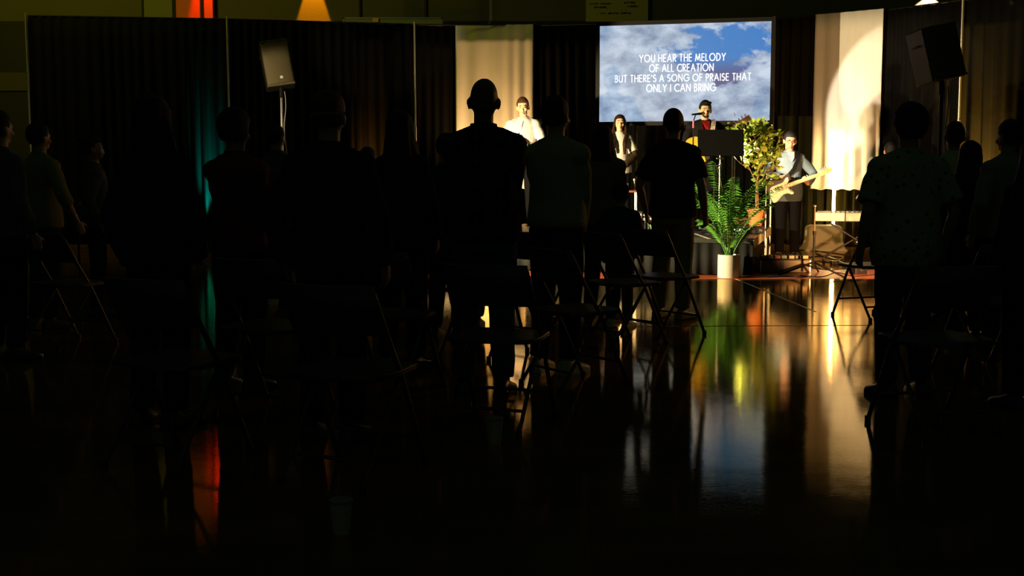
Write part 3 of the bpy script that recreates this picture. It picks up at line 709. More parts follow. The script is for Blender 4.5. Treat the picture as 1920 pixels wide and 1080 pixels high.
cr_sw = cloth('cream_sweater', (.34, .29, .19)); blk = cloth('black_shirt', (.016, .016, .018)); gry = cloth('grey_top', (.10, .10, .10)); tan = cloth('tan_cardigan', (.24, .17, .09))
creamsh = cloth('cream_shirt', (.55, .47, .30)); olive = cloth('olive_shirt', (.16, .15, .07)); rdb = cloth('dark_red_top', (.16, .04, .04)); navy = cloth('navy_top', (.03, .035, .05))
wshoe = mat('white_shoe', (.75, .66, .48), .5); bshoe = mat('dark_shoe', (.02, .02, .02), .35); tshoe = mat('tan_shoe', (.40, .27, .12), .45)
DK = (.34, .19, .12); LT = (.55, .33, .22)
brown_h = (.035, .02, .012); black_h = (.010, .009, .009)
def aud(label, px, Y, h, **k):
    x, y = pos(px, Y); return person(label, AUD, x, y, h, **k)
clasp = {1: dict(wrist=(.07, .22, 1.10), pole=(1, -.3, -.6), dir=(-.7, .5, .2), normal=(-.4, -1, 0), curl=35), -1: dict(wrist=(-.07, .22, 1.10), pole=(-1, -.3, -.6), dir=(.7, .5, .2), normal=(.4, -1, 0), curl=35)}
fclasp = {1: dict(wrist=(.06, .18, .86), pole=(1, -.5, 0), dir=(-.6, .4, -.5), normal=(-.2, -1, 0), curl=35), -1: dict(wrist=(-.06, .20, .88), pole=(-1, -.5, 0), dir=(.6, .4, -.5), normal=(.2, -1, 0), curl=35)}
# nearest row
aud('bald man in a dark plaid shirt standing before the tan drape', 907, 6.75, 1.74, yaw=-4, hair=('bald', black_h), shirt=plaid(), pants=jeans, w=1.06, bulk=1.06, shoe=bshoe, skin_c=(.12, .07, .045), hd=(0, 4, 2), loose=.018, arms=fclasp)
aud('man in a cream sweater and dark trousers right of the bald man', 1043, 7.5, 1.685, yaw=-32, hair=('short', brown_h), shirt=cr_sw, pants=blackp, shoe=wshoe, hd=(-4, 2, 0), loose=.026, hem=.93, w=1.02, bulk=1.06, arms=fclasp)
aud('man in a short-sleeved shirt with small dark marks, beside the white drape', 1703, 6.70, 1.585, yaw=8, hair=('curly', black_h), shirt=dots(), sleeve='short', pants=navy, loose=.030, w=1.08, bulk=1.12, shoe=bshoe, skin_c=DK, hem=.80)
aud('person in a reddish brimmed cap standing in the dark left of centre', 618, 5.6, 1.60, yaw=-15, hair=('cap', (.10, .025, .02)), shirt=blk, pants=blackp, w=1.1, bulk=1.1, loose=.02, skin_c=DK)
aud('broad dark figure standing in the black area left of the teal glow', 290, 5.9, 1.60, yaw=-22, hair=('long', black_h), shirt=blk, pants=blackp, w=1.0, fem=True, loose=.03)
# middle rows, left
aud('curly-haired person in a dark top just right of the teal glow', 443, 6.9, 1.57, yaw=-22, hair=('curly', black_h), shirt=rdb, pants=blackp, w=1.0, loose=.02, skin_c=DK, arms=fclasp)
aud('long-haired woman in black standing below the thin drape pole', 752, 7.6, 1.60, yaw=-18, hair=('long', black_h), fem=True, shirt=blk, pants=blackp, loose=.02, skin_c=DK)
aud('person with a small round head beside the left loudspeaker pole', 519, 11.2, 1.64, yaw=-30, hair=('short', brown_h), shirt=gry, pants=jeans, loose=.016, vox=.012, voxc=.014)
aud('child between the capped person and the long-haired woman', 691, 10.2, 1.42, yaw=-28, hair=('short', brown_h), shirt=navy, pants=jeans, vox=.012, voxc=.014)
aud('man at far left in an olive shirt with an orange-lit ear', 76, 9.6, 1.60, yaw=-34, hair=('short', black_h), shirt=cloth('olive_tee', (.24, .20, .08)), sleeve='three', pants=navy, skin_c=DK, loose=.02, arms={1: dict(wrist=(.33, .10, .92), pole=(1, -1, 0)), -1: dict(wrist=(-.25, .12, .9), pole=(-1, -1, 0))})
aud('faint figure in profile between the far-left man and the broad figure', 176, 10.4, 1.52, yaw=-70, hair=('bun', brown_h), fem=True, shirt=gry, pants=blackp, vox=.012, voxc=.014)
aud('person cut off by the left edge of the photo', 2, 8.0, 1.62, yaw=-30, hair=('short', black_h), shirt=gry, pants=blackp, vox=.012, voxc=.014)
aud('dark-clothed person mostly hidden left of the bald man', 838, 9.0, 1.50, yaw=-20, hair=('short', black_h), shirt=blk, pants=blackp, vox=.012, voxc=.014)
aud('added person in dark clothes blocking floor reflections in front of the bald man', 918, 9.6, 1.60, yaw=-16, hair=('short', black_h), shirt=blk, pants=blackp, vox=.012, voxc=.014)  # unseen figure added to block the drape's reflection in the floor
# middle rows, centre
aud('woman in a tan cardigan behind the child with the red-striped sleeve', 1131, 10.2, 1.60, yaw=-24, hair=('long', black_h), fem=True, shirt=tan, pants=blackp, loose=.03, arms=fclasp, w=1.0)
tee = aud('man in a black tee and khaki trousers standing in front of the screen', 1262, 10.15, 1.73, yaw=-30, hair=('short', black_h), shirt=blk, sleeve='short', pants=khaki, shoe=tshoe, skin_c=(.50, .26, .14), hd=(12, 0, 0), w=1.04, loose=.024,
   arms={1: dict(wrist=(.28, .02, .88), pole=(.7, -1, 0), curl=40), -1: dict(wrist=(-.27, .06, .9), pole=(-.6, -1, 0))})[0]
kid, kH, kA, kK = aud('child in a dark hoodie with a red stripe on the sleeve', 1164, 9.7, 1.11, yaw=-26, hair=('short', black_h), shirt=navy, pants=cloth('kid_trousers', (.10, .08, .05)), shoe=wshoe, w=1.12, loose=.03, vox=.008, skin_c=(.5, .27, .16))
a, e, r_, _ = kA[1]
MB().tube([kK @ (a + V((.048, -.01, .02))), kK @ (a + (e - a) * .5 + V((.055, -.005, 0))), kK @ (e + V((.05, -.005, 0))), kK @ (r_ + V((.035, -.01, .02)))], [.018, .020, .018, .014], 8).build('sleeve_stripe', M['red'], kid)
# right side
aud('person with a pale collar in a cream shirt below the right loudspeaker', 1787, 9.9, 1.62, yaw=18, hair=('short', black_h), shirt=creamsh, pants=blackp, hd=(-22, 8, 0), skin_c=DK, loose=.018)
aud('woman with long black hair between two pale-shirted people at right', 1817, 8.8, 1.44, yaw=12, hair=('long', black_h), fem=True, shirt=blk, pants=blackp, loose=.02)
aud('man in a grey-tan shirt standing before the amber-streaked curtain', 1889, 8.4, 1.575, yaw=16, hair=('short', black_h), shirt=cloth('grey_tan_shirt', (.26, .20, .14)), pants=blackp, skin_c=DK, loose=.02, hd=(8, 0, 0))
aud('dark figure half cut off by the right edge of the photo', 1940, 6.4, 1.42, yaw=14, hair=('long', black_h), fem=True, shirt=blk, pants=blackp, loose=.02, vox=.012, voxc=.014)

# ------------------------------------------------------------------ musicians
MUS = 'musicians on and beside the stage'
FL_ = (.78, .50, .32)
def mus(label, px, Y, h, z=RZ, **k):
    x, y = pos(px, Y); return person(label, MUS, x, y, h, z=z, face=k.pop('face', True), vox=.0062, voxc=.009, skin_c=k.pop('skin_c', FL_), **k)
shirt_w = cloth('pale_shirt', (.74, .70, .72)); denim = cloth('denim_shirt', (.095, .125, .138), na=.12)
# man in the white shirt
A_ = {1: dict(wrist=(.115, .20, 1.155), pole=(1, -.2, -.7), dir=(-.75, .45, .45), normal=(-.5, -.6, .3), curl=38), -1: dict(wrist=(-.07, .20, 1.105), pole=(-1, -.2, -.7), dir=(.85, .35, .30), normal=(.4, -.8, .2), curl=40)}
wm, wH, wA, wK = mus('man in a white button-up shirt with clasped hands before the tan drape', 981, 16.9, 1.765, yaw=170, hair=('short', (.07, .03, .012)), shirt=shirt_w, sleeve='three', pants=blackp, arms=A_, hd=(6, -6, 3), loose=.022, w=1.04)
a, e, r_, _ = wA[-1]; d_ = (r_ - e).normalized()
MB().tube([wK @ (r_ - d_ * .045), wK @ (r_ - d_ * .015)], .0345, 14).build('wristwatch', M['plastic'], wm)
MB().box(wK @ V((0, .136, 1.28)), (.008, .006, .30)).build('button_placket', shirt_w, wm, smooth=False)
pk = wK @ V((.035, .25, 1.23))
# woman singer
B_ = {1: dict(wrist=(.10, .19, 1.00), pole=(1, -.5, -.2), dir=(-.8, .4, -.1), normal=(-.3, -1, 0), curl=40), -1: dict(wrist=(-.08, .21, .98), pole=(-1, -.5, -.2), dir=(.8, .35, .05), normal=(.3, -1, 0), curl=40)}
ws, sH, sA, sK = mus('long-haired woman singer in a white top and dark jacket', 1161, 16.3, 1.51, yaw=176, fem=True, hair=('long', (.035, .010, .006), '', -.40, .085), shirt=cloth('white_blouse', (.75, .70, .66)), sleeve='short', pants=blackp, arms=B_, hd=(4, 6, -3), loose=.014, w=1.0)
jk = cloth('dark_jacket', (.045, .03, .018)); mb = MB()
for s in (1, -1):
    a, e, r_, _ = sA[s]
    mb2 = MB().tube([sK @ (a + (e - a) * .34), sK @ (a + (e - a) * .7), sK @ e, sK @ (e + (r_ - e) * .5), sK @ (e + (r_ - e) * .9)], [.060, .060, .056, .050, .044], 14, True)
    mb2.remesh('jacket_sleeve', jk, .009, ws, 2, .6, .006, 12)
mb.loft([(sK @ V((s_x, -.02, z_)), V((.10, 0, 0)), V((0, .135, 0))) for s_x, z_ in ((.0, .90), (.0, 1.15))], 16)
MB().loft([((-.0, -.045, .86 * 0.89), V((.175, 0, 0)), V((0, .105, 0))), ((0, -.045, 1.0 * .89), V((.165, 0, 0)), V((0, .10, 0))), ((0, -.045, 1.22 * .89), V((.160, 0, 0)), V((0, .095, 0))), ((0, -.04, 1.38 * .89), V((.14, 0, 0)), V((0, .08, 0)))], 18).remesh('jacket_back', jk, .01, ws, 2, .6)
MB().tube([sK @ V((.125, .128, 1.20)), sK @ V((.135, .140, 1.08)), sK @ V((.115, .145, .98))], [.016, .034, .030], 10, True).build('red_scarf', M['red'], ws)
# man with the acoustic guitar
gY = 16.55
Cg = {1: dict(wrist=(.10, .24, 1.02), pole=(1, -.2, -.4), dir=(-.7, .3, -.5), normal=(0, -1, 0), curl=30), -1: dict(wrist=(-.255, .235, 1.235), pole=(-1, .1, -.9), dir=(-.15, .25, .95), normal=(.75, -.6, .1), curl=48, grip=.4)}
gm, gH, gA, gK = mus('man in a black jacket and dark red shirt singing with an acoustic guitar', 1320, gY, 1.705, yaw=180, hair=('short', black_h, 'quiff'), face=(.02, .015, .012), shirt=cloth('black_jacket', (.014, .014, .015)), pants=blackp, arms=Cg, hd=(3, -4, -2), loose=.028, w=1.12, bulk=1.12)
hk_ = 1
MB_ = MB().loft([((0, .085, .046), V((.026, 0, 0)), V((0, .014, 0))), ((0, .087, .050), V((.020, 0, 0)), V((0, .014, 0)))], 12)
hpart(gm, gH, 1, MB_, 'moustache', hairm(black_h))
hpart(gm, gH, 1, MB().loft([((0, .072, -.008), V((.024, 0, 0)), V((0, .014, 0))), ((0, .068, .012), V((.042, 0, 0)), V((0, .022, 0))), ((0, .052, .022), V((.055, 0, 0)), V((0, .032, 0)))], 14), 'beard', hairm((.03, .018, .01)))
mb = MB().add([gK @ V(p) for p in ((-.055, .088, 1.475), (.055, .088, 1.475), (.045, .158, 1.36), (.0, .172, 1.19), (-.045, .158, 1.36))], [(0, 1, 2, 3, 4)])
mb.add([gK @ (V(p) - V((0, .05, 0))) for p in ((-.055, .088, 1.475), (.055, .088, 1.475), (.045, .158, 1.36), (.0, .172, 1.19), (-.045, .158, 1.36))], [(4, 3, 2, 1, 0)])
mb.f += [(i, i + 5, (i + 1) % 5 + 5, (i + 1) % 5) for i in range(5)]
mb.build('red_shirt_front', cloth('red_shirt', (.22, .012, .012)), gm, smooth=False)
# man with the electric guitar
eY = 16.9; ez = .0
De = {1: dict(wrist=(.165, .225, 1.135), pole=(1, -.3, -.5), dir=(-.85, .25, -.12), normal=(-.1, -.8, -.5), curl=30), -1: dict(wrist=(-.185, .285, 1.045), pole=(-1, -.25, -.25), dir=(.55, .25, .62), normal=(.3, -.75, .35), curl=46, grip=.4)}
em, eH, eA, eK = mus('man in glasses and a blue-grey shirt playing a cream electric guitar', 1479, eY, 1.745, z=0, yaw=184, hair=('short', black_h), shirt=denim, pants=blackp, arms=De, hd=(-6, -8, -4), loose=.022, w=1.0, hem=.80, skin_c=(.40, .20, .10))
mb = MB().add([eK @ V(p) for p in ((-.045, .09, 1.478), (.045, .09, 1.478), (.028, .150, 1.40), (0, .160, 1.345), (-.028, .150, 1.40))], [(0, 1, 2, 3, 4)])
mb.add([eK @ (V(p) - V((0, .06, 0))) for p in ((-.045, .09, 1.478), (.045, .09, 1.478), (.028, .150, 1.40), (0, .160, 1.345), (-.028, .150, 1.40))], [(4, 3, 2, 1, 0)]); mb.f += [(i, i + 5, (i + 1) % 5 + 5, (i + 1) % 5) for i in range(5)]
mb.build('white_tee', cloth('white_tee', (.34, .31, .27)), em, smooth=False)
MB().box(eK @ V((0, .155, 1.08)), (.012, .006, .42)).build('button_placket', cloth('placket', (.16, .20, .23)), em, smooth=False)
for s in (1, -1):
    g_ = MB(); ring_ = [(s * .033 + .024 * math.cos(t), .101 - .25 * (abs(s * .033 + .024 * math.cos(t)) ** 2) * 6 * .5, .094 + .017 * math.sin(t)) for t in [2 * PI * i / 16 for i in range(17)]]
    g_.tube(ring_, .0022, 6); g_.tube([(s * .058, .092, .098), (s * .082, .0, .098)], .002, 6)
    if s == 1: g_.tube([(-.009, .105, .098), (.009, .105, .098)], .002, 6)
    hpart(em, eH, 1, g_, 'glasses', M['black_metal'])
# keyboard player, mostly hidden behind the man in the marked shirt
mus('keyboard player half hidden behind the man in the marked shirt', 1666, 17.1, 1.60, z=0, yaw=80, hd=(-72, 10, 0), hair=('short', black_h), shirt=olive, sleeve='three', pants=blackp, face=True, w=.95,
    arms={1: dict(wrist=(.16, .36, .92), pole=(1, -.6, -.3), dir=(-.1, 1, -.1), normal=(0, 0, -1), curl=25), -1: dict(wrist=(-.16, .36, .92), pole=(-1, -.6, -.3), dir=(.1, 1, -.1), normal=(0, 0, -1), curl=25)}, skin_c=(.55, .30, .20))

# ------------------------------------------------------------------ instruments
def frame_obj(root, loc, yaw, roll): # orient: local X along the neck (towards the headstock), local Y faces the viewer side
    root.matrix_world = Matrix.Translation(loc) @ Matrix.Rotation(yaw, 4, 'Z') @ Matrix.Rotation(roll, 4, 'Y')
def smooth_outline(pts, n=4):
    out = []; L_ = len(pts)
    for i in range(L_):
        p0, p1, p2, p3 = [V((*pts[(i + j - 1) % L_], 0)) for j in range(4)]
        for q in range(n):
            t = q / n; v = .5 * ((2 * p1) + (-p0 + p2) * t + (2 * p0 - 5 * p1 + 4 * p2 - p3) * t * t + (-p0 + 3 * p1 - 3 * p2 + p3) * t ** 3); out.append((v.x, v.y))
    return out
maple = mat('maple', (.78, .52, .22), .35, noise_amt=.12, nscale=10)
# electric guitar: X along neck, Z across, front face at -Y
eg = thing('electric_guitar', 'cream double-cutaway electric guitar with maple neck held by the man in glasses', 'guitar')
bp_ = at(1466, 352, eY - .345); hd_ = at(1550, 322, eY - .40); dv = hd_ - bp_
frame_obj(eg, bp_, math.atan2(dv.y, dv.x), -math.asin(dv.z / dv.length))
bd = smooth_outline([(-.20, .00), (-.195, .09), (-.13, .155), (-.04, .125), (.03, .115), (.115, .150), (.155, .135), (.13, .09), (.10, .045), (.09, -.03), (.12, -.075), (.135, -.115), (.10, -.140), (.04, -.105), (-.03, -.112), (-.12, -.165), (-.185, -.11)])
MB().prism(bd, -.022, .022).build('body', mat('black_lacquer', (.012, .009, .007), .2), eg, smooth=True, bevel=.006)
pg = smooth_outline([(-.175, -.145), (-.185, -.06), (-.165, .02), (-.13, .055), (-.05, .06), (.03, .065), (.075, .10), (.115, .105), (.105, .05), (.078, .03), (.075, -.03), (.085, -.075), (.118, -.115), (.09, -.125), (.035, -.088), (-.03, -.098), (-.10, -.135), (-.14, -.155)])
MB().prism(pg, -.026, -.0225).build('pickguard', mat('pickguard', (.66, .55, .38), .3), eg)
for x_ in (-.055, -.005, .045): MB().box((x_, -.030, .0), (.018, .010, .075)).build('pickup', mat('pickup', (.40, .33, .2), .35), eg, smooth=False, bevel=.003)
MB().box((-.115, -.029, 0), (.03, .012, .07)).build('bridge', M['chrome'], eg, smooth=False)
for x_, z_ in ((-.03, -.075), (-.075, -.09), (-.115, -.105)): MB().lathe([(.001, .012), (.011, .012), (.012, 0), (.001, 0)]).xf(Matrix.Translation((x_, -.026, z_)) @ Matrix.Rotation(PI / 2, 4, 'X')).build('knob', M['white_plastic'], eg)
MB().loft([((.07, -.012, 0), V((0, 0, .028)), V((0, .013, 0))), ((.50, -.012, 0), V((0, 0, .021)), V((0, .010, 0)))], 12).build('neck', maple, eg)
hs = smooth_outline([(.50, .02), (.54, .045), (.60, .050), (.66, .045), (.70, .02), (.69, -.012), (.62, -.022), (.55, -.030), (.50, -.022)])
MB().prism(hs, -.014, .002).build('headstock', maple, eg)
for i in range(6): MB().tube([(.545 + i * .024, -.018, .03), (.545 + i * .024, -.010, .075)], [.004, .007], 8).build('tuning_peg', M['chrome'], eg)
for i in range(19): MB().box((.09 + .40 * (1 - 2 ** (-i / 9.5)) / .75, -.0235, 0), (.0025, .003, .048)).build('fret', M['alu'], eg, smooth=False)
for i in range(6): MB().tube([(-.115, -.037, -.026 + i * .0105), (.50, -.028, -.017 + i * .0068)], .0009, 4).build('string', M['alu'], eg)
def strap(name, parent, pts, wd, m, nrm=(0, 1, 0)):
    mb = MB(); pts = [V(p) for p in pts]; secs = []
    for i, p in enumerate(pts):
        t = (pts[min(i + 1, len(pts) - 1)] - pts[max(i - 1, 0)]).normalized(); n_ = V(nrm[i] if isinstance(nrm[0], tuple) else nrm); n_ = (n_ - t * n_.dot(t)).normalized(); s_ = t.cross(n_)
        secs.append([p + s_ * wd + n_ * .002, p - s_ * wd + n_ * .002, p - s_ * wd - n_ * .002, p + s_ * wd - n_ * .002])
    mb.rings(secs); return mb.build(name, m, parent)
# the strap follows the man's chest and shoulder; it belongs to the guitar
def strap_pts(man, K, pts): return [man.matrix_world @ (K @ V(p)) for p in pts]
bpy.context.view_layer.update()
def add_strap(gtr, man, K, pts, nr, wd, m):
    P = strap_pts(man, K, pts); inv = gtr.matrix_world.inverted(); R3 = (inv @ man.matrix_world).to_3x3()
    return strap('strap', gtr, [inv @ p for p in P], wd, m, tuple(tuple(R3 @ V(n_)) for n_ in nr))
add_strap(eg, em, eK, [(.17, .20, .98), (.07, .172, 1.13), (-.02, .172, 1.24), (-.075, .150, 1.36), (-.105, .085, 1.452), (-.11, .02, 1.492), (-.09, -.06, 1.47), (-.02, -.125, 1.35), (.10, -.13, 1.12), (.18, -.06, 1.0), (.20, .10, .92)],
          [(0, 1, .1), (0, 1, .1), (0, 1, .1), (0, 1, .3), (0, .7, .7), (0, 0, 1), (0, -.8, .6), (0, -1, 0), (.2, -1, 0), (1, -.5, 0), (1, .3, 0)], .027, cloth('black_strap', (.004, .004, .004)))
# acoustic guitar
ag = thing('acoustic_guitar', 'golden acoustic guitar held by the singing man behind the music stand', 'guitar')
bp_ = at(1316, 276, gY - .33); hd_ = at(1388, 231, gY - .36); dv = hd_ - bp_
frame_obj(ag, bp_, math.atan2(dv.y, dv.x), -math.asin(dv.z / dv.length))
bo = smooth_outline([(-.20, 0), (-.19, .12), (-.11, .185), (-.01, .17), (.05, .125), (.12, .135), (.20, .14), (.255, .09), (.262, 0), (.255, -.09), (.20, -.14), (.12, -.135), (.05, -.125), (-.01, -.17), (-.11, -.185), (-.19, -.12)])
MB().prism(bo, -.03, .055).build('body', mat('spruce_top', (.80, .52, .05), .3, noise_amt=.08), ag, bevel=.004)
MB().lathe([(.001, .003), (.048, .003), (.048, 0), (.001, 0)]).xf(Matrix.Translation((.07, -.0305, 0)) @ Matrix.Rotation(PI / 2, 4, 'X')).build('sound_hole', M['plastic'], ag)
MB().box((-.09, -.037, 0), (.03, .012, .14)).build('bridge', M['wood'], ag, smooth=False)
MB().loft([((.20, -.038, 0), V((0, 0, .028)), V((0, .014, 0))), ((.56, -.038, 0), V((0, 0, .022)), V((0, .011, 0)))], 12).build('neck', mat('rosewood', (.42, .20, .07), .4), ag)
MB().box((.645, -.038, 0), (.17, .016, .072)).build('headstock', mat('rosewood_dark', (.10, .045, .02), .3), ag, smooth=False, bevel=.005)
for i in range(3):
    for s_ in (-1, 1): MB().tube([(.59 + i * .048, -.038, s_ * .034), (.59 + i * .048, -.038, s_ * .062)], [.005, .010], 8, True).build('tuning_peg', M['chrome'], ag)
for i in range(6): MB().tube([(-.09, -.046, -.028 + i * .011), (.56, -.052, -.018 + i * .0072)], .0009, 4).build('string', M['alu'], ag)
def strap_mat():
    m = cloth('patterned_strap', (.8, .76, .7)); nt = m.node_tree; b = nt.nodes['Principled BSDF']; tc = nt.nodes.new('ShaderNodeTexCoord'); v = nt.nodes.new('ShaderNodeTexChecker'); v.inputs['Scale'].default_value = 26
    v.inputs[1].default_value = (.80, .76, .70, 1); v.inputs[2].default_value = (.46, .36, .36, 1); nt.links.new(tc.outputs['Object'], v.inputs[0]); nt.links.new(v.outputs[0], b.inputs['Base Color']); return m
add_strap(ag, gm, gK, [(-.045, .20, 1.02), (-.052, .190, 1.15), (-.062, .178, 1.27), (-.088, .155, 1.37), (-.108, .085, 1.455), (-.112, .02, 1.497), (-.09, -.06, 1.475), (-.02, -.14, 1.35), (.12, -.15, 1.12), (.20, -.06, 1.0), (.22, .10, .98)],
          [(0, 1, .1), (0, 1, .1), (0, 1, .1), (0, 1, .3), (0, .7, .7), (0, 0, 1), (0, -.8, .6), (0, -1, 0), (.2, -1, 0), (1, -.5, 0), (1, .3, 0)], .030, strap_mat())

# ------------------------------------------------------------------ stands
def tripod(t, z0, r, hub=.16, m=None, rot=0, th=.008):
    for k_ in range(3):
        a = rot + k_ * 2 * PI / 3
        MB().tube([(0.015 * math.cos(a), .015 * math.sin(a), z0 + hub), (r * math.cos(a), r * math.sin(a), z0 + .012)], th, 8, True).build('leg', m or M['black_metal'], t)
def mic(t, p, d, m=None):
    p, d = V(p), V(d).normalized()
    h_ = MB().tube([p, p + d * .16], [.011, .017], 12, True).build('microphone', M['plastic'], t)
    MB().ell(p + d * .185, (.025, .025, .025)).build('mic_grille', M['grille'], h_)
# mic stand in front of the singing man
x, y = pos(1299, 16.05)
ms = thing('microphone_stand', 'thin microphone stand with pink clip in front of the singing man', 'microphone stand', (x, y, RZ))
MB().tube([(0, 0, .02), (0, 0, 1.34)], .009, 10).build('pole', M['black_metal'], ms)
MB().tube([(0, 0, 1.33), (0, 0, 1.43)], .013, 10).build('pink_clip', mat('pink_tape', (.75, .18, .38), .5), ms)
MB().lathe([(.001, 0), (.13, 0), (.13, .012), (.02, .03), (.001, .03)]).build('base', M['black_metal'], ms)
MB().tube([(0, 0, 1.42), (.03, .02, 1.50)], .007, 8, True).build('boom', M['black_metal'], ms)
mic(ms, (-.02, -.02, 1.502), (.85, .55, .10))
# music stand
x, y = pos(1350, 14.98)
mst = thing('music_stand', 'black music stand with silver pole in front of the acoustic guitar', 'music stand', (x, y, RZ))
MB().tube([(0, 0, .12), (0, 0, .86)], .0125, 12).build('pole', M['alu'], mst); MB().tube([(0, 0, .84), (0, 0, .99)], .009, 10).build('inner_pole', M['chrome'], mst)
MB().tube([(0, 0, .80), (0, 0, .86)], .019, 12).build('clamp_collar', M['alu'], mst)
MB().tube([(-.04, -.005, .93), (.04, -.005, .93)], .009, 8, True).build('wing_nut', M['alu'], mst)
R_ = Matrix.Rotation(math.radians(-12), 3, 'X')
MB().box((0, -.03, 1.12), (.56, .008, .32), R_).build('desk', M['black_metal'], mst, smooth=False, bevel=.002)
MB().box((0, .02, .965), (.56, .06, .008), R_).build('desk_lip', M['black_metal'], mst, smooth=False)
tripod(mst, 0, .27, .14, M['black_metal'], .4, .009)
MB().box((0, .01, 1.13), (.42, .004, .29), R_).build('sheet_music', M['white_plastic'], mst, smooth=False)
# boom stand left of the electric guitarist
x, y = pos(1437, 15.28)
bs = thing('microphone_stand', 'silver boom microphone stand left of the man in glasses', 'microphone stand', (x, y, 0))
MB().tube([(0, 0, .10), (0, 0, .75)], .0125, 12).build('pole', M['alu'], bs); MB().tube([(0, 0, .72), (0, 0, 1.17)], .009, 12).build('inner_pole', M['alu'], bs)
MB().ell((0, 0, 1.18), (.024, .02, .024)).build('joint', M['alu'], bs)
MB().tube([(0, 0, .72), (0, 0, .78)], .018, 12).build('clamp_collar', M['black_metal'], bs)
MB().tube([(-.06, -.14, 1.13), (.40, .95, 1.49)], .008, 10, True).build('boom', M['black_metal'], bs)
mic(bs, (.39, .93, 1.485), (.25, 1, .25))
tripod(bs, 0, .30, .16, M['black_metal'], -.3, .010)
pts = [(-.01 + .012 * math.sin(i * 1.7), -.012, 1.15 - i * .055) for i in range(20)]
MB().tube(pts, .004, 6).build('cable', M['plastic'], bs)
# straight stand right of the guitarist
sp_ = fl(1525, 516); y = sp_.y
st2 = thing('microphone_stand', 'black straight stand without microphone between guitarist and keyboard', 'microphone stand', (sp_.x, y, 0))
top = at(1525, 386, y).z
MB().tube([(0, 0, .08), (0, 0, top * .62)], .0135, 12).build('pole', M['black_metal'], st2); MB().tube([(0, 0, top * .6), (0, 0, top)], .010, 12).build('inner_pole', M['grille'], st2)
MB().ell((0, 0, top), (.022, .018, .016)).build('cap', M['alu'], st2); MB().tube([(0, 0, top * .58), (0, 0, top * .64)], .02, 12).build('clamp_collar', M['black_metal'], st2)
tripod(st2, 0, .42, .15, M['black_metal'], -.9, .012)

# ------------------------------------------------------------------ loudspeakers on stands
def speaker(px, pybot, pytop, Y, yaw, tilt, label, slabel, m, emblem=True, gcol=None):
    base = at(px, pybot, Y); hgt = (pybot - pytop) / F * Y / .995
    st = thing('speaker_stand', slabel, 'speaker stand', (base.x, base.y, 0), group='tripod speaker stands')
    z_ = base.z
    MB().tube([(0, 0, .25), (0, 0, z_ * .62)], .024, 14).build('pole', m, st); MB().tube([(0, 0, z_ * .6), (0, 0, z_ - .10)], .019, 14).build('inner_pole', m, st)
    MB().tube([(0, 0, z_ - .14), (0, 0, z_ + .002)], .028, 14).build('top_cup', M['black_metal'], st)
    MB().tube([(0, 0, z_ * .58), (0, 0, z_ * .63)], .032, 14).build('clamp_collar', M['black_metal'], st)
    for k_ in range(3):
        a = .5 + k_ * 2 * PI / 3; c_, s_ = math.cos(a), math.sin(a)
        MB().tube([(c_ * .03, s_ * .03, .95), (c_ * .62, s_ * .62, .02)], .014, 8, True).build('leg', M['black_metal'], st)
        MB().tube([(c_ * .03, s_ * .03, .35), (c_ * .34, s_ * .34, .46)], .010, 8, True).build('brace', M['black_metal'], st)
    pts = [(.055 + .014 * math.sin(i * .9), -.03, z_ - .05 - i * .10) for i in range(int((z_ - .1) / .10))]
    MB().tube(pts, .006, 6).build('cable', M['plastic'] if m != M['alu'] else mat('grey_cable', (.4, .36, .28), .5), st)
    sp = thing('loudspeaker', label, 'loudspeaker', (base.x, base.y, z_), group='loudspeakers on tripod stands')
    sp.rotation_euler = (math.radians(tilt[0]), math.radians(tilt[1]), math.radians(yaw))
    w_ = .40; h_ = hgt
    MB().prism(smooth_outline([(-w_ / 2, 0), (w_ / 2, 0), (w_ / 2, h_), (-w_ / 2, h_)], 1), -.17, .18).build('cabinet', M['plastic'], sp, smooth=False, bevel=.015)
    g = MB(); n_ = 14; ft = []
    prof = [(w_ / 2 * .94 * math.sin(-PI / 2 + PI * i / n_), -.175 - .035 * math.cos(-PI / 2 + PI * i / n_)) for i in range(n_ + 1)]
    vs = [(px_, py_, .05 * h_) for px_, py_ in prof] + [(px_, py_, .95 * h_) for px_, py_ in prof]
    g.add(vs, [(i, i + 1, i + n_ + 2, i + n_ + 1) for i in range(n_)]); g.add([(w_ / 2 * .94, -.17, .05 * h_), (-w_ / 2 * .94, -.17, .05 * h_), (-w_ / 2 * .94, -.17, .95 * h_), (w_ / 2 * .94, -.17, .95 * h_)], [(0, 1, 2, 3)])
    gr = g.build('grille', M['grille'] if gcol is None else gcol, sp)
    for z2 in (.025, .975):
        MB().box((0, -.185, h_ * z2), (w_ * .94, .03, h_ * .04)).build('trim_bar', M['grille'], sp, smooth=False)
        for q in (-.4, -.15, .15, .4): MB().ell((w_ * q, -.202, h_ * z2), (.006, .003, .006), None, 8, 6).build('screw', M['chrome'], sp)
    if emblem: MB().box((.02, -.215, .17 * h_), (.04, .006, .04), Matrix.Rotation(.2, 3, 'Y')).build('emblem', M['white_plastic'], gr, smooth=False, bevel=.004)
    for s_ in (-1, 1): MB().tube([(s_ * (w_ / 2 + .012), -.05, h_ * .7), (s_ * (w_ / 2 + .012), .08, h_ * .7)], .01, 8, True).build('handle', M['plastic'], sp)
speaker(527, 165, 80, 17.6, 14, (-8, -9), 'loudspeaker with warm-lit grille on the silver stand at left', 'silver tripod stand lifting the left loudspeaker above the crowd', M['alu'])
speaker(1766, 152, 52, 13.2, 12, (-6, -12), 'black loudspeaker in silhouette high at right', 'dark tripod stand carrying the right loudspeaker', M['chair_metal'], False)

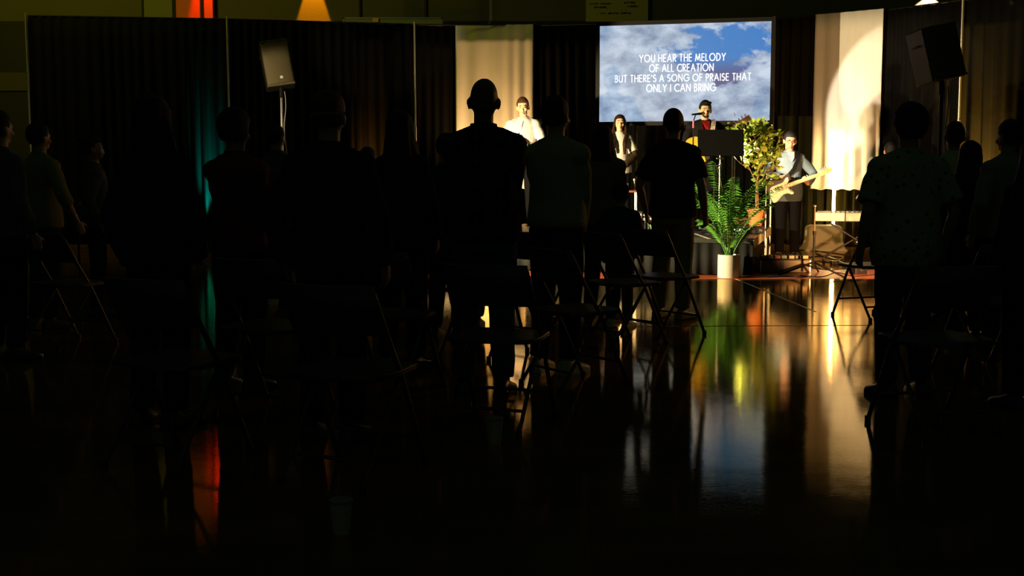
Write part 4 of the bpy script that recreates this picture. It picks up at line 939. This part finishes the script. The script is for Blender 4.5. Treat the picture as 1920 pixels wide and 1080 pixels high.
# ------------------------------------------------------------------ glowing tube
ty = 19.46; tx = at(1565, 314, ty).x
tube = thing('light_tube', 'tall glowing warm-white light tube standing before the bright drape', 'lamp', (tx, ty, 0))
ztop = at(1565, 256, ty).z; TUBE_E = 55
MB().tube([(0, 0, .12), (0, 0, ztop)], .024, 14, True).build('diffuser', mat('tube_glow', (1, 1, 1), .4, emit=(1.0, .64, .22), estr=TUBE_E), tube)
MB().tube([(0, 0, .06), (0, 0, .13)], .030, 14).build('end_cap', M['black_metal'], tube)
MB().tube([(0, 0, .02), (0, 0, .07)], .012, 10).build('pole', M['black_metal'], tube)
MB().lathe([(.001, 0), (.15, 0), (.15, .015), (.02, .03), (.001, .03)]).build('base', M['black_metal'], tube)

# ------------------------------------------------------------------ keyboard on its stand
ky = 16.35; kc = at(1602, 405, ky)
kb = thing('keyboard', 'pale keyboard seen from behind on a black cross stand', 'keyboard', (kc.x, kc.y, kc.z - .045), math.radians(-14))
MB().box((0, 0, .035), (1.02, .28, .115)).build('case', M['white_plastic'], kb, smooth=False, bevel=.012)
MB().box((-.12, -.143, .035), (.018, .006, .118)).build('seam_strip', M['plastic'], kb, smooth=False)
mb = MB()
for i in range(36): mb.box((-.47 + i * .0263, .06, .095), (.0235, .14, .012))
for i in range(36): MB().box((-.47 + i * .0263, .07, .096), (.0235, .13, .012)).build('white_key', M['white_plastic'], kb, smooth=False) if i % 1 == 0 else None
for i in range(35):
    if i % 7 not in (2, 6): MB().box((-.457 + i * .0263, .095, .106), (.012, .08, .012)).build('black_key', M['plastic'], kb, smooth=False)
for i in range(5): MB().tube([(-.3 + i * .06, -.05, .092), (-.3 + i * .06, -.05, .106)], .008, 8).build('knob', M['plastic'], kb)
ks = thing('keyboard_stand', 'black cross-leg stand with shiny tubes under the keyboard', 'keyboard stand', (kc.x + .02, kc.y, 0), math.radians(-14))
kz = kc.z - .07
for s_, y_ in ((1, -.07), (-1, .07)):
    MB().tube([(-s_ * .34, y_, kz - .02), (s_ * .40, y_, .06)], .0145, 10, True).build('cross_bar', M['chair_metal'], ks)
    MB().tube([(-s_ * .34, -.17, kz - .012), (-s_ * .34, .17, kz - .012)], .012, 8, True).build('support_arm', M['black_metal'], ks)
    MB().tube([(s_ * .40, -.24, .022), (s_ * .40, .24, .022)], .018, 10, True).build('foot_bar', M['black_metal'], ks)
MB().tube([(0.02, -.09, (kz) * .5), (0.02, .09, kz * .5)], .034, 12, True).build('pivot', M['alu'], ks)

# ------------------------------------------------------------------ white tub
def tub_mat():
    m = mat('translucent_white', (.80, .74, .58), .35); nt = m.node_tree; b = nt.nodes['Principled BSDF']
    t = nt.nodes.new('ShaderNodeBsdfTranslucent'); t.inputs[0].default_value = (.80, .70, .45, 1); x = nt.nodes.new('ShaderNodeMixShader'); x.inputs[0].default_value = .35
    nt.links.new(b.outputs[0], x.inputs[1]); nt.links.new(t.outputs[0], x.inputs[2]); nt.links.new(x.outputs[0], nt.nodes['Material Output'].inputs[0]); return m
tp = fl(1541, 468); tb = thing('plastic_tub', 'upturned white plastic tub with a faint red mark behind the stand', 'tub', (tp.x, 18.80, 0))
def rrect(hx, hy, r, z, n=6):
    out = []
    for (cx, cy, a0) in ((hx - r, hy - r, 0), (-hx + r, hy - r, 90), (-hx + r, -hy + r, 180), (hx - r, -hy + r, 270)):
        for i in range(n + 1):
            a = math.radians(a0 + 90 * i / n); out.append(V((cx + r * math.cos(a), cy + r * math.sin(a), z)))
    return out
MB().rings([rrect(.315, .23, .05, .002), rrect(.315, .23, .05, .02), rrect(.29, .21, .05, .05), rrect(.262, .19, .06, .16), rrect(.258, .185, .06, .33), rrect(.245, .17, .07, .365), rrect(.20, .14, .07, .385)]).build('shell', tub_mat(), tb)
MB().rings([rrect(.322, .237, .05, .001), rrect(.322, .237, .05, .016)]).build('rim', M['white_plastic'], tb)
MB().box((-.03, -.196, .10), (.15, .008, .030)).build('red_mark', mat('red_mark', (.75, .16, .05), .6), tb, smooth=False)

# ------------------------------------------------------------------ pedalboard case
pc = fl(1473, 513); pb_ = thing('pedalboard_case', 'brown wooden pedalboard case with dark strap at the guitarist\'s feet', 'case', (pc.x, pc.y + .22, 0))
MB().box((0, 0, .085), (.60, .40, .15)).build('box', mat('case_brown', (.13, .095, .045), .55, noise_amt=.25), pb_, smooth=False, bevel=.008)
MB().box((-.04, -.203, .085), (.045, .008, .152)).build('strap', M['plastic'], pb_, smooth=False)
MB().box((0, 0, .165), (.62, .42, .014)).build('board', M['black_metal'], pb_, smooth=False)
for s_ in (-1, 1): MB().box((s_ * .295, -.2, .085), (.012, .012, .15)).build('corner_trim', M['alu'], pb_, smooth=False)
cols = [(.25, .24, .2), (.02, .02, .02), (.22, .04, .02), (.04, .10, .05), (.22, .2, .13), (.02, .02, .03), (.28, .15, .03)]
bpy.context.view_layer.update()
for i in range(7):
    xl = -.25 + i * .083; q = pb_.location + V((xl, -.11 + .03 * (i % 2), .172))
    pd = thing('effect_pedal', ['grey pedal at the left end of the pedalboard', 'small black pedal second from left on the pedalboard', 'dark red pedal on the pedalboard', 'green pedal in the middle of the pedalboard', 'tan pedal right of the green one on the pedalboard', 'black pedal near the right end of the pedalboard', 'orange pedal at the right end of the pedalboard'][i], 'pedal', q, 0, 'effect pedals on the brown case')
    MB().box((0, 0, .020), (.066, .11, .04)).build('housing', mat('pedal_%s' % 'abcdefg'[i], cols[i], .4), pd, smooth=False, bevel=.004)
    MB().tube([(0, -.03, .04), (0, -.03, .052)], .009, 8).build('footswitch', M['chrome'], pd)
    for s_ in (-1, 1): MB().tube([(s_ * .017, .03, .04), (s_ * .017, .03, .052)], .007, 8).build('knob', M['plastic'], pd)

# ------------------------------------------------------------------ potted palm in white pot
pp = V((at(1367, 500, 14.0).x, 14.02, 0)); palm = thing('potted_palm', 'feathery green palm in a tall white cylinder pot before the stage', 'plant', pp)
MB().lathe([(.001, 0), (.122, 0), (.126, .01), (.126, .268), (.118, .268), (.116, .24), (.001, .24)], n=32).build('pot', M['ceramic'], palm)
MB().lathe([(.001, .235), (.114, .235), (.114, .246), (.001, .25)]).build('soil', M['soil'], palm)
rnd = random.Random(11)
def frond(L_, az, lean, droop, z0, nleaf=22, ll=.19):
    mb = MB(); pts = []; d0 = V((math.cos(az), math.sin(az), 0)); p = V((d0.x * .03, d0.y * .03, z0)); a = lean
    for i in range(13):
        pts.append(p.copy()); a += droop / 12 * (i / 6); p = p + (d0 * math.sin(a) + V((0, 0, 1)) * math.cos(a)) * (L_ / 12)
    mb.tube(pts, [.006 - .0004 * i for i in range(13)], 5)
    for i in range(nleaf):
        t = .30 + .70 * i / (nleaf - 1); f_ = t * 12; k_ = min(11, int(f_)); q = pts[k_].lerp(pts[k_ + 1], f_ - k_); tg = (pts[k_ + 1] - pts[k_]).normalized()
        sd = tg.cross(V((0, 0, 1)))
        if sd.length < .1: sd = V((-d0.y, d0.x, 0))
        sd.normalize(); le = ll * math.sin(PI * min(1, (t - .22) * 1.1)) ** .6 if t < .98 else ll * .4
        le = max(le, ll * .35)
        for s_ in (-1, 1):
            dd = (sd * s_ * .8 + tg * .75 + V((0, 0, -.12 - .15 * rnd.random()))).normalized(); m1 = q + dd * le * .5; m2 = q + dd * le + V((0, 0, -.25 * le)); wv = tg * .0095
            mb.add([q, m1 + wv, m2, m1 - wv], [(0, 1, 2, 3)])
    return mb
for i in range(19):
    az = rnd.uniform(0, 2 * PI); ln = rnd.uniform(.05, .30); L_ = rnd.uniform(.65, 1.12)
    if i < 4: az, ln, L_ = (PI * .95, PI * .05, PI * .6, PI * .2)[i], (.32, .30, .10, .18)[i], (1.05, 1.0, 1.15, 1.1)[i]
    if i > 13: L_ = rnd.uniform(.35, .6); ln = rnd.uniform(.3, .6)
    frond(L_, az, ln, rnd.uniform(.5, 1.5), .24, 24, .17 if L_ > .6 else .13).build('frond', M['palm'], palm, smooth=False)
for i in range(6):
    a = i; MB().tube([(.02 * math.cos(a), .02 * math.sin(a), .24), (.035 * math.cos(a), .035 * math.sin(a), .62)], [.012, .006], 7).build('stalk', mat('palm_stalk', (.25, .30, .08), .6), palm)

# ------------------------------------------------------------------ leafy tree on the stage, in a terracotta pot
tY = 15.38; tX = at(1418, 400, tY).x
tray = thing('flight_case', 'low black case under the terracotta pot on the stage corner', 'case', (tX - .05, tY, RZ), ra)
MB().box((0, 0, .047), (.34, .32, .092)).build('box', M['plastic'], tray, smooth=False, bevel=.006)
for s_ in (-1, 1): MB().box((s_ * .12, -.162, .047), (.04, .006, .03)).build('latch', M['alu'], tray, smooth=False)
tree = thing('potted_tree', 'tall leafy indoor tree in a terracotta pot at the stage corner', 'plant', (tX, tY, RZ + .094)); tree.scale = (.95, .95, .95)
MB().lathe([(.001, 0), (.085, 0), (.112, .19), (.124, .19), (.124, .225), (.112, .225), (.108, .205), (.001, .20)], n=28).build('pot', M['terracotta'], tree)
MB().lathe([(.001, .195), (.107, .195), (.107, .206), (.001, .21)]).build('soil', M['soil'], tree)
tips = []
def branch(p, d, L_, r, dep):
    pts = [p]; q = p
    for i in range(4):
        d = (d + V((rnd.uniform(-1, 1), rnd.uniform(-1, 1), rnd.uniform(-.3, .6))) * .13).normalized(); q = q + d * L_ / 4; pts.append(q)
        if dep >= 1: tips.append((q.copy(), d.copy()))
    MB().tube(pts, [r * (1 - .12 * i) for i in range(5)], 6).build('branch' if dep else 'trunk', M['stem'], tree)
    if dep < 3:
        for i in range(3 if dep else 4):
            b = pts[2 + (i % 3)]; a = rnd.uniform(0, 2 * PI); dd = (d * .8 + V((math.cos(a), math.sin(a) * .8, rnd.uniform(-.1, .5))) * .8).normalized()
            branch(b, dd, L_ * rnd.uniform(.42, .6), r * .5, dep + 1)
branch(V((0, 0, .2)), V((-.05, 0, 1)), .74, .016, 0); branch(V((.02, 0, .2)), V((.12, .05, 1)), .66, .013, 0)
rnd.shuffle(tips)
lm = []
for kx in range(3):
    l_, w_ = .094, .029; mb = MB()
    mb.add([(0, 0, 0), (w_ * .8, 0, l_ * .35), (w_, -.006, l_ * .55), (w_ * .5, -.014, l_ * .85), (0, -.02, l_ * 1.08), (-w_ * .5, -.014, l_ * .85), (-w_, -.006, l_ * .55), (-w_ * .8, 0, l_ * .35), (0, .006, l_ * .5)],
           [(0, 1, 8), (1, 2, 8), (2, 3, 8), (3, 4, 8), (4, 5, 8), (5, 6, 8), (6, 7, 8), (7, 0, 8)])
    m_ = mat('tree_leaf', [(.32, .46, .06), (.46, .58, .10), (.20, .34, .04)][kx], .42, noise_amt=.25, nscale=30); lm.append(mb.mesh('leaf', m_, False))
cnt = 0
crown_c = V((-.02, 0, 1.02))
while cnt < 300:
    if rnd.random() < .55:
        p, d = tips[rnd.randrange(len(tips))]; p = p + V((rnd.gauss(0, .05), rnd.gauss(0, .05), rnd.gauss(0, .05)))
    else:
        cl_ = [(-.13, 1.20, .13), (.10, 1.22, .10), (-.18, 1.0, .12), (.16, .95, .14), (.27, 1.02, .09), (0, .82, .12), (-.05, 1.12, .2), (.02, 1.33, .08), (.05, .62, .10)][rnd.randrange(9)]
        p = V((cl_[0] + rnd.gauss(0, cl_[2] * .6), rnd.gauss(0, .1), cl_[1] + rnd.gauss(0, cl_[2] * .5)))
        d = V((rnd.uniform(-1, 1), rnd.uniform(-1, 1), rnd.uniform(-.4, .6)))
    if p.z < .42 or p.z > 1.5 or not -.36 < p.x < .31 or p.y < -.22 or (p.x > .2 and p.z > 1.28) or (p.x < -.2 and p.z < 1.12): continue
    o = bpy.data.objects.new('leaf', lm[rnd.choice((0, 0, 1, 1, 2))]); C.objects.link(o); o.parent = tree; o.location = p
    q = (d + V((rnd.uniform(-1, 1), rnd.uniform(-1, 1), rnd.uniform(-1, .3))) * 1.0).normalized()
    o.rotation_euler = (q.to_track_quat('Z', 'Y') @ Matrix.Rotation(rnd.uniform(0, 6.28), 3, 'Z').to_quaternion()).to_euler(); s_ = rnd.uniform(.8, 1.35); o.scale = (s_, s_, s_); cnt += 1
# little sprig plant by the man in the white shirt
x, y = pos(1003, 17.35); spr = thing('small_plant', 'small sprig plant on a slim stand behind the white-shirted man', 'plant', (x, y, RZ))
MB().tube([(0, 0, 0.02), (0, 0, 1.30)], .012, 8).build('stand_pole', M['black_metal'], spr); MB().lathe([(.001, 0), (.13, 0), (.13, .015), (.001, .03)]).build('base', M['black_metal'], spr)
MB().lathe([(.001, 1.28), (.045, 1.28), (.058, 1.37), (.001, 1.37)]).build('pot', M['plastic'], spr)
for i in range(26):
    o = bpy.data.objects.new('leaf', lm[rnd.randrange(3)]); C.objects.link(o); o.parent = spr; a = rnd.uniform(0, 6.28)
    o.location = (math.cos(a) * .04 * rnd.random(), math.sin(a) * .04, 1.38 + rnd.random() * .07); q = V((math.cos(a), math.sin(a), rnd.uniform(.2, 1.2))).normalized(); o.rotation_euler = q.to_track_quat('Z', 'Y').to_euler()

# ------------------------------------------------------------------ small things on the stage
q = at(1179, 357, 15.75); tbz = q.z
tab = thing('side_table', 'tall side table with red-brown top beside the woman singer', 'table', (q.x, q.y, RZ))
hh = tbz - RZ
MB().box((0, 0, hh - .012), (.24, .24, .024)).build('tabletop', mat('mahogany', (.38, .10, .06), .4, noise_amt=.2), tab, smooth=False, bevel=.003)
for sx in (-1, 1):
    for sy in (-1, 1): MB().tube([(sx * .095, sy * .095, .002), (sx * .09, sy * .09, hh - .024)], .011, 8).build('leg', M['alu'], tab)
mug = thing('mug', 'white mug standing on the red-brown side table', 'mug', (at(1173, 350, 15.7).x, 15.7, tbz), 2.6)
MB().lathe([(.001, 0), (.032, 0), (.036, .01), (.037, .088), (.033, .088), (.031, .012), (.001, .012)]).build('cup', M['white_plastic'], mug)
MB().tube([(.034, 0, .07), (.06, 0, .068), (.064, 0, .045), (.055, 0, .025), (.034, 0, .02)], .006, 8).build('handle', M['white_plastic'], mug)
x, y = pos(1190, 15.75)
gn = thing('table_microphone', 'small gooseneck microphone standing at the side table edge', 'microphone', (x, y, tbz))
MB().lathe([(.001, 0), (.022, 0), (.020, .012), (.001, .014)]).build('base', M['black_metal'], gn); MB().tube([(0, 0, .01), (.002, 0, .07), (-.004, -.005, .12)], .004, 8).build('stem', M['alu'], gn); MB().ell((-.004, -.006, .135), (.014, .014, .018)).build('head', M['white_plastic'], gn)
q = at(1208, 405, 16.08)
rk = thing('equipment_rack', 'small black rack with two white strips behind the child', 'rack', (q.x, q.y, RZ), ra)
zr = q.z - RZ
MB().box((0, 0, (zr + .06) / 2), (.34, .30, zr + .06)).build('case', M['plastic'], rk, smooth=False, bevel=.005)
for dz in (.02, -.035): MB().box((0, -.155, zr + dz), (.30, .012, .026 if dz > 0 else .032)).build('white_strip', M['white_plastic'], rk, smooth=False)
grn = mat('green_cable', (.10, .34, .12), .4)
for i in range(7):
    r2 = random.Random(i); pts = [(-.12 + .04 * i + r2.uniform(-.01, .01) , -.165 - .02 * math.sin(k_), .02 + .03 * k_ + r2.uniform(-.004, .004)) for k_ in range(5)]
    MB().tube(pts, .005, 6).build('cable', grn if i % 2 else M['white_plastic'], rk)
# coiled cable and boxes left of the palm
q = rp(1365, 436); cx_ = q
co_ = thing('coiled_cable', 'pale coiled cable standing on the stage behind the palm', 'cable', (q.x, q.y, RZ))
pts = [(.055 * math.cos(t), .055 * math.sin(t) * .8, .012 + .013 * t / (2 * PI) * 1.2) for t in [i * .45 for i in range(100)]]
MB().tube(pts, .007, 6).build('coil', M['cream'], co_)
for (px, py, dx, dy, dz, col, lab, nm) in ((1394, 421, .20, .2, .09, (.55, .17, .04), 'orange amplifier box on the stage behind the palm', 'amplifier'), (1388, 439, .16, .12, .045, (.12, .32, .2), 'low green box on the stage beside the palm', 'effect_box'), (1330, 432, .22, .2, .05, (.10, .16, .06), 'flat dark green box on the stage left of the palm', 'effect_box')):
    q = rp(px, py); t = thing(nm, lab, 'box', (q.x, q.y + .1, RZ), ra); MB().box((0, 0, dz / 2), (dx, dy, dz)).build('housing', mat('box_paint', col, .5, noise_amt=.2), t, smooth=False, bevel=.004)
    for i in range(4): MB().tube([(-dx * .3 + i * dx * .2, -dy * .3, dz), (-dx * .3 + i * dx * .2, -dy * .3, dz + .014)], .008, 8).build('knob', M['chrome'], t)
    MB().box((0, -dy / 2 - .002, dz * .5), (dx * .8, .004, dz * .4)).build('front_strip', M['plastic'], t, smooth=False)
# pale tape strip at the stage edge
p1, p2 = rp(1308, 439), rp(1335, 448.5); dd = p2 - p1
tpz = thing('setlist_sheet', 'narrow white strip lying at the front edge of the stage', 'paper', ((p1 + p2) / 2) + V((-.02, .05, .002)), math.atan2(dd.y, dd.x))
MB().box((0, 0, .002), (dd.length, .03, .004)).build('strip', M['white_plastic'], tpz, smooth=False)
# bottles on the floor before the stage
for px, hgt, lab in ((1201, .105, 'leftmost of the three white bottles on the red floor band'), (1206, .10, 'middle one of the three white bottles on the red floor band'), (1213, .125, 'rightmost and tallest of the three white bottles')):
    q = fl(px, 510); t = thing('bottle', lab, 'bottle', (q.x, q.y, .004), group='white bottles on the floor')
    MB().lathe([(.001, 0), (.018, 0), (.019, hgt * .7), (.009, hgt * .85), (.009, hgt * .9), (.001, hgt * .9)]).build('bottle_body', M['white_plastic'], t); MB().lathe([(.001, hgt * .9), (.011, hgt * .9), (.011, hgt), (.001, hgt)]).build('cap', M['red'] if hgt > .12 else M['white_plastic'], t)
# red bag under the stage corner
q = fl(1397, 511); bg_ = thing('red_bag', 'slumped red bag on the floor right of the white plant pot', 'bag', (q.x, q.y + .02, 0))
MB().loft([((0, 0, .004), V((.10, 0, 0)), V((0, .07, 0))), ((.01, 0, .05), V((.09, 0, 0)), V((0, .06, 0))), ((.045, 0, .13), V((.045, 0, 0)), V((0, .035, 0))), ((.06, 0, .22), V((.014, 0, 0)), V((0, .012, 0)))], 16).remesh('sack', mat('red_cloth', (.80, .05, .04), .7), .008, bg_, 3, .6, .01, 14)
MB().tube([(.06, 0, .20), (.075, 0, .24), (.05, 0, .25), (.055, 0, .21)], .005, 6).build('drawstring', M['red'], bg_)
# black power box and adapter on the floor under the keyboard
for px, py, d3, lab, nm in ((1612, 515, (.16, .14, .11), 'small black box on the floor under the keyboard', 'power_box'), (1567, 497, (.10, .07, .05), 'tiny black adapter among the floor cables', 'power_adapter')):
    q = fl(px, py); t = thing(nm, lab, 'box', (q.x, q.y + .07, 0), .3); MB().box((0, 0, d3[2] / 2), d3).build('housing', M['plastic'], t, smooth=False, bevel=.006)
    MB().box((0, -d3[1] / 2 - .003, d3[2] * .5), (.04, .006, .03)).build('socket', M['chair_metal'], t, smooth=False)
# floor cables
def cable(pts, lab, m, r=.006):
    P = []
    w_ = [fl(*p) for p in pts]
    for i in range(len(w_) - 1):
        p0, p1, p2, p3 = w_[max(0, i - 1)], w_[i], w_[i + 1], w_[min(len(w_) - 1, i + 2)]
        for q_ in range(6):
            t = q_ / 6; v = .5 * ((2 * p1) + (-p0 + p2) * t + (2 * p0 - 5 * p1 + 4 * p2 - p3) * t * t + (-p0 + 3 * p1 - 3 * p2 + p3) * t ** 3); P.append((v.x, v.y, r + .0005))
    P.append((w_[-1].x, w_[-1].y, r))
    o = MB().tube(P, r, 6, True).build('floor_cable', m); tag(o, lab, 'cable', 'cables on the floor near the keyboard')
ck = M['plastic']
cable([(1498, 469), (1530, 471), (1570, 476), (1612, 482)], 'long black cable running just in front of the tub', ck)
cable([(1512, 484), (1545, 480), (1580, 484), (1560, 492), (1530, 490), (1520, 495)], 'looped black cable behind the tiny adapter', ck)
cable([(1520, 500), (1550, 507), (1580, 505), (1610, 500)], 'black cable lying between the stand feet', ck)
cable([(1500, 518), (1540, 520), (1570, 512), (1600, 519), (1640, 516)], 'black cable nearest the camera below the stand', ck)
cable([(1530, 476), (1560, 486), (1590, 490), (1620, 487)], 'black cable crossing toward the keyboard stand', ck)
cable([(1440, 521), (1475, 519), (1500, 521), (1522, 518)], 'black cable passing in front of the pedalboard case', ck)
cable([(1575, 523), (1595, 526), (1620, 524)], 'short pale cable right of the bright floor reflection', M['cream'], .005)

# ------------------------------------------------------------------ par lights (where the spots shine from)
def par(loc, target, lab, z0=0.0):
    loc = V(loc); d = (V(target) - loc).normalized(); q = d.to_track_quat('Z', 'Y').to_matrix().to_4x4()
    t = thing('par_light', lab, 'stage light', (loc.x, loc.y, z0), group='par lights behind the crowd'); B = loc - d * .06 - V((loc.x, loc.y, z0)); B0 = V((B.x, B.y, 0)); sh_ = max(0, .03 - (B.z - .17))
    MB().lathe([(.075, 0), (.08, -.02), (.07, -.12), (.04, -.16), (.001, -.16), (.001, -.15), (.035, -.148), (.062, -.115), (.07, -.02), (.075, 0)][:5] + [(.001, -.10)]).xf(Matrix.Translation(B) @ q).build('housing', M['black_metal'], t)
    sd = d.cross(V((0, 0, 1))).normalized()
    MB().tube([B + sd * .09, B + sd * .095 - V((0, 0, .13)), B - sd * .095 - V((0, 0, .13)), B - sd * .09], .007, 6).build('yoke', M['black_metal'], t)
    if B.z > .2:
        MB().tube([(B.x, B.y, .02), (B.x, B.y, B.z - .13)], .014, 10).build('pole', M['black_metal'], t)
    MB().lathe([(.001, 0), (.16, 0), (.16, .012), (.02, .025), (.001, .025)]).xf(Matrix.Translation((B.x, B.y, 0))).build('base', M['black_metal'], t)
par(L_LEFT, (2.0, 15.9, 1.15), 'par light on a pole hidden behind the left crowd, aimed at the singers')
par(L_LEFT2, (5.9, 18.5, 1.95), 'par light on a pole at the stage edge behind the man in the black tee', RZ)
par(L_SPK, (-3.35, 17.5, 2.3), 'added unseen par light at far left brightening the left loudspeaker')
par(L_RIGHT, (4.0, 17, .9), 'low par light behind the man in the marked shirt, aimed at the guitarist')
par(L_RIM, (-1, 8.6, 1.5), 'added unseen par light beyond the right edge, rimming the crowd')
par(UPS[0][0], UPS[0][1], 'floor par light throwing warm light up the tan drape')
par(UPS[1][0], UPS[1][1], 'floor par light making the teal glow on the curtain')
par(UPS[2][0], UPS[2][1], 'floor par light making amber streaks left of the tan drape')
par(UPS[3][0], UPS[3][1], 'floor par light making amber streaks at far right')

# ------------------------------------------------------------------ folding chairs
def make_chair():
    t = thing('folding_chair', 'x', 'chair', (0, 0, 0), 0, 'metal folding chairs of the audience'); cm = M['chair_metal']
    for s_ in (-1, 1): MB().tube([(s_ * .215, .23, .012), (s_ * .215, .03, .42), (s_ * .212, -.08, .60), (s_ * .205, -.17, .77)], .0115, 8, True).build('front_leg', cm, t)
    for s_ in (-1, 1): MB().tube([(s_ * .19, -.24, .012), (s_ * .19, .06, .43)], .0105, 8, True).build('rear_leg', cm, t)
    MB().tube([(-.215, .16, .15), (.215, .16, .15)], .008, 8).build('crossbar', cm, t); MB().tube([(-.19, -.17, .11), (.19, -.17, .11)], .008, 8).build('crossbar', cm, t)
    pts = smooth_outline([(-.20, -.17), (-.21, .12), (-.16, .20), (.16, .20), (.21, .12), (.20, -.17)], 3)
    MB().prism(pts, -.012, .012).xf(Matrix.Translation((0, 0, .44)) @ Matrix.Rotation(-PI / 2, 4, 'X')).build('seat', M['chair_metal'], t, bevel=.004)
    n_ = 10; vs = []
    for z_ in (.60, .80):
        for i in range(n_ + 1):
            u = -1 + 2 * i / n_; vs.append((u * .215, -.10 - (z_ - .60) * .48 - .03 * (1 - u * u), z_))
    mb = MB().add(vs, [(i, i + 1, i + n_ + 2, i + n_ + 1) for i in range(n_)]); o = mb.build('backrest', M['chair_metal'], t); so = o.modifiers.new('t', 'SOLIDIFY'); so.thickness = .012
    for s_ in (-1, 1):
        for a_ in ((s_ * .215, .23, .01), (s_ * .19, -.24, .01)): MB().tube([(a_[0], a_[1], .0), (a_[0], a_[1], .03)], .016, 8).build('foot_cap', M['plastic'], t)
    return t
ch0 = make_chair()
CH_ = [(1170, 8.75, -58, 'folding chair beside the child with the red-striped sleeve'),
       (1246, 9.25, -52, 'folding chair behind the man in the black tee and khaki trousers'),
       (1078, 7.05, -56, 'folding chair behind the man in the cream sweater'),
       (935, 5.95, -20, 'folding chair behind the bald man in plaid'),
       (905, 8.25, -30, 'folding chair in front of the bald man'),
       (1640, 10.3, 22, 'folding chair whose dark leg meets the bright floor reflection'),
       (1765, 5.85, 14, 'folding chair behind the man in the marked short-sleeved shirt'),
       (1786, 9.35, 18, 'folding chair behind the person in the cream shirt at right'),
       (1862, 7.5, 18, 'folding chair behind the man in the grey-tan shirt'),
       (655, 4.95, -24, 'folding chair behind the person in the reddish cap'),
       (505, 6.3, -26, 'folding chair behind the curly-haired person'),
       (728, 6.85, -24, 'folding chair behind the long-haired woman in black'),
       (320, 5.2, -26, 'folding chair behind the broad dark figure at left'),
       (120, 8.7, -34, 'folding chair behind the man with the orange-lit ear'),
       (1010, 8.9, -45, 'folding chair in the row ahead of the cream-sweatered man')]
for i, (px, Y, rz, lab) in enumerate(CH_):
    c = ch0 if i == 0 else copy_tree(ch0)
    x, y = pos(px, Y); c.location = (x, y, 0); c.rotation_euler = (0, 0, math.radians(rz)); c['label'] = lab
# paper cups on the floor in the dark foreground
for px, py, lab in ((927, 832, 'faint paper cup on the floor below the caption area, nearer the bald man'), (640, 1000, 'faint tall paper cup on the floor nearest the camera')):
    q = fl(px, py); t = thing('paper_cup', lab.replace('below the caption area, nearer', 'between chairs, nearer'), 'cup', (q.x, q.y, 0), group='paper cups on the dark floor'); MB().lathe([(.001, 0), (.028, 0), (.040, .115), (.037, .115), (.026, .006), (.001, .006)]).build('cup', mat('paper', (.5, .36, .26), .7), t)
    MB().lathe([(.042, .112), (.043, .120), (.036, .124), (.001, .122)]).build('lid', mat('cup_lid', (.25, .2, .16), .5), t)
for k_ in ('hk',):
    for o in S.objects:
        if k_ in o: del o[k_]
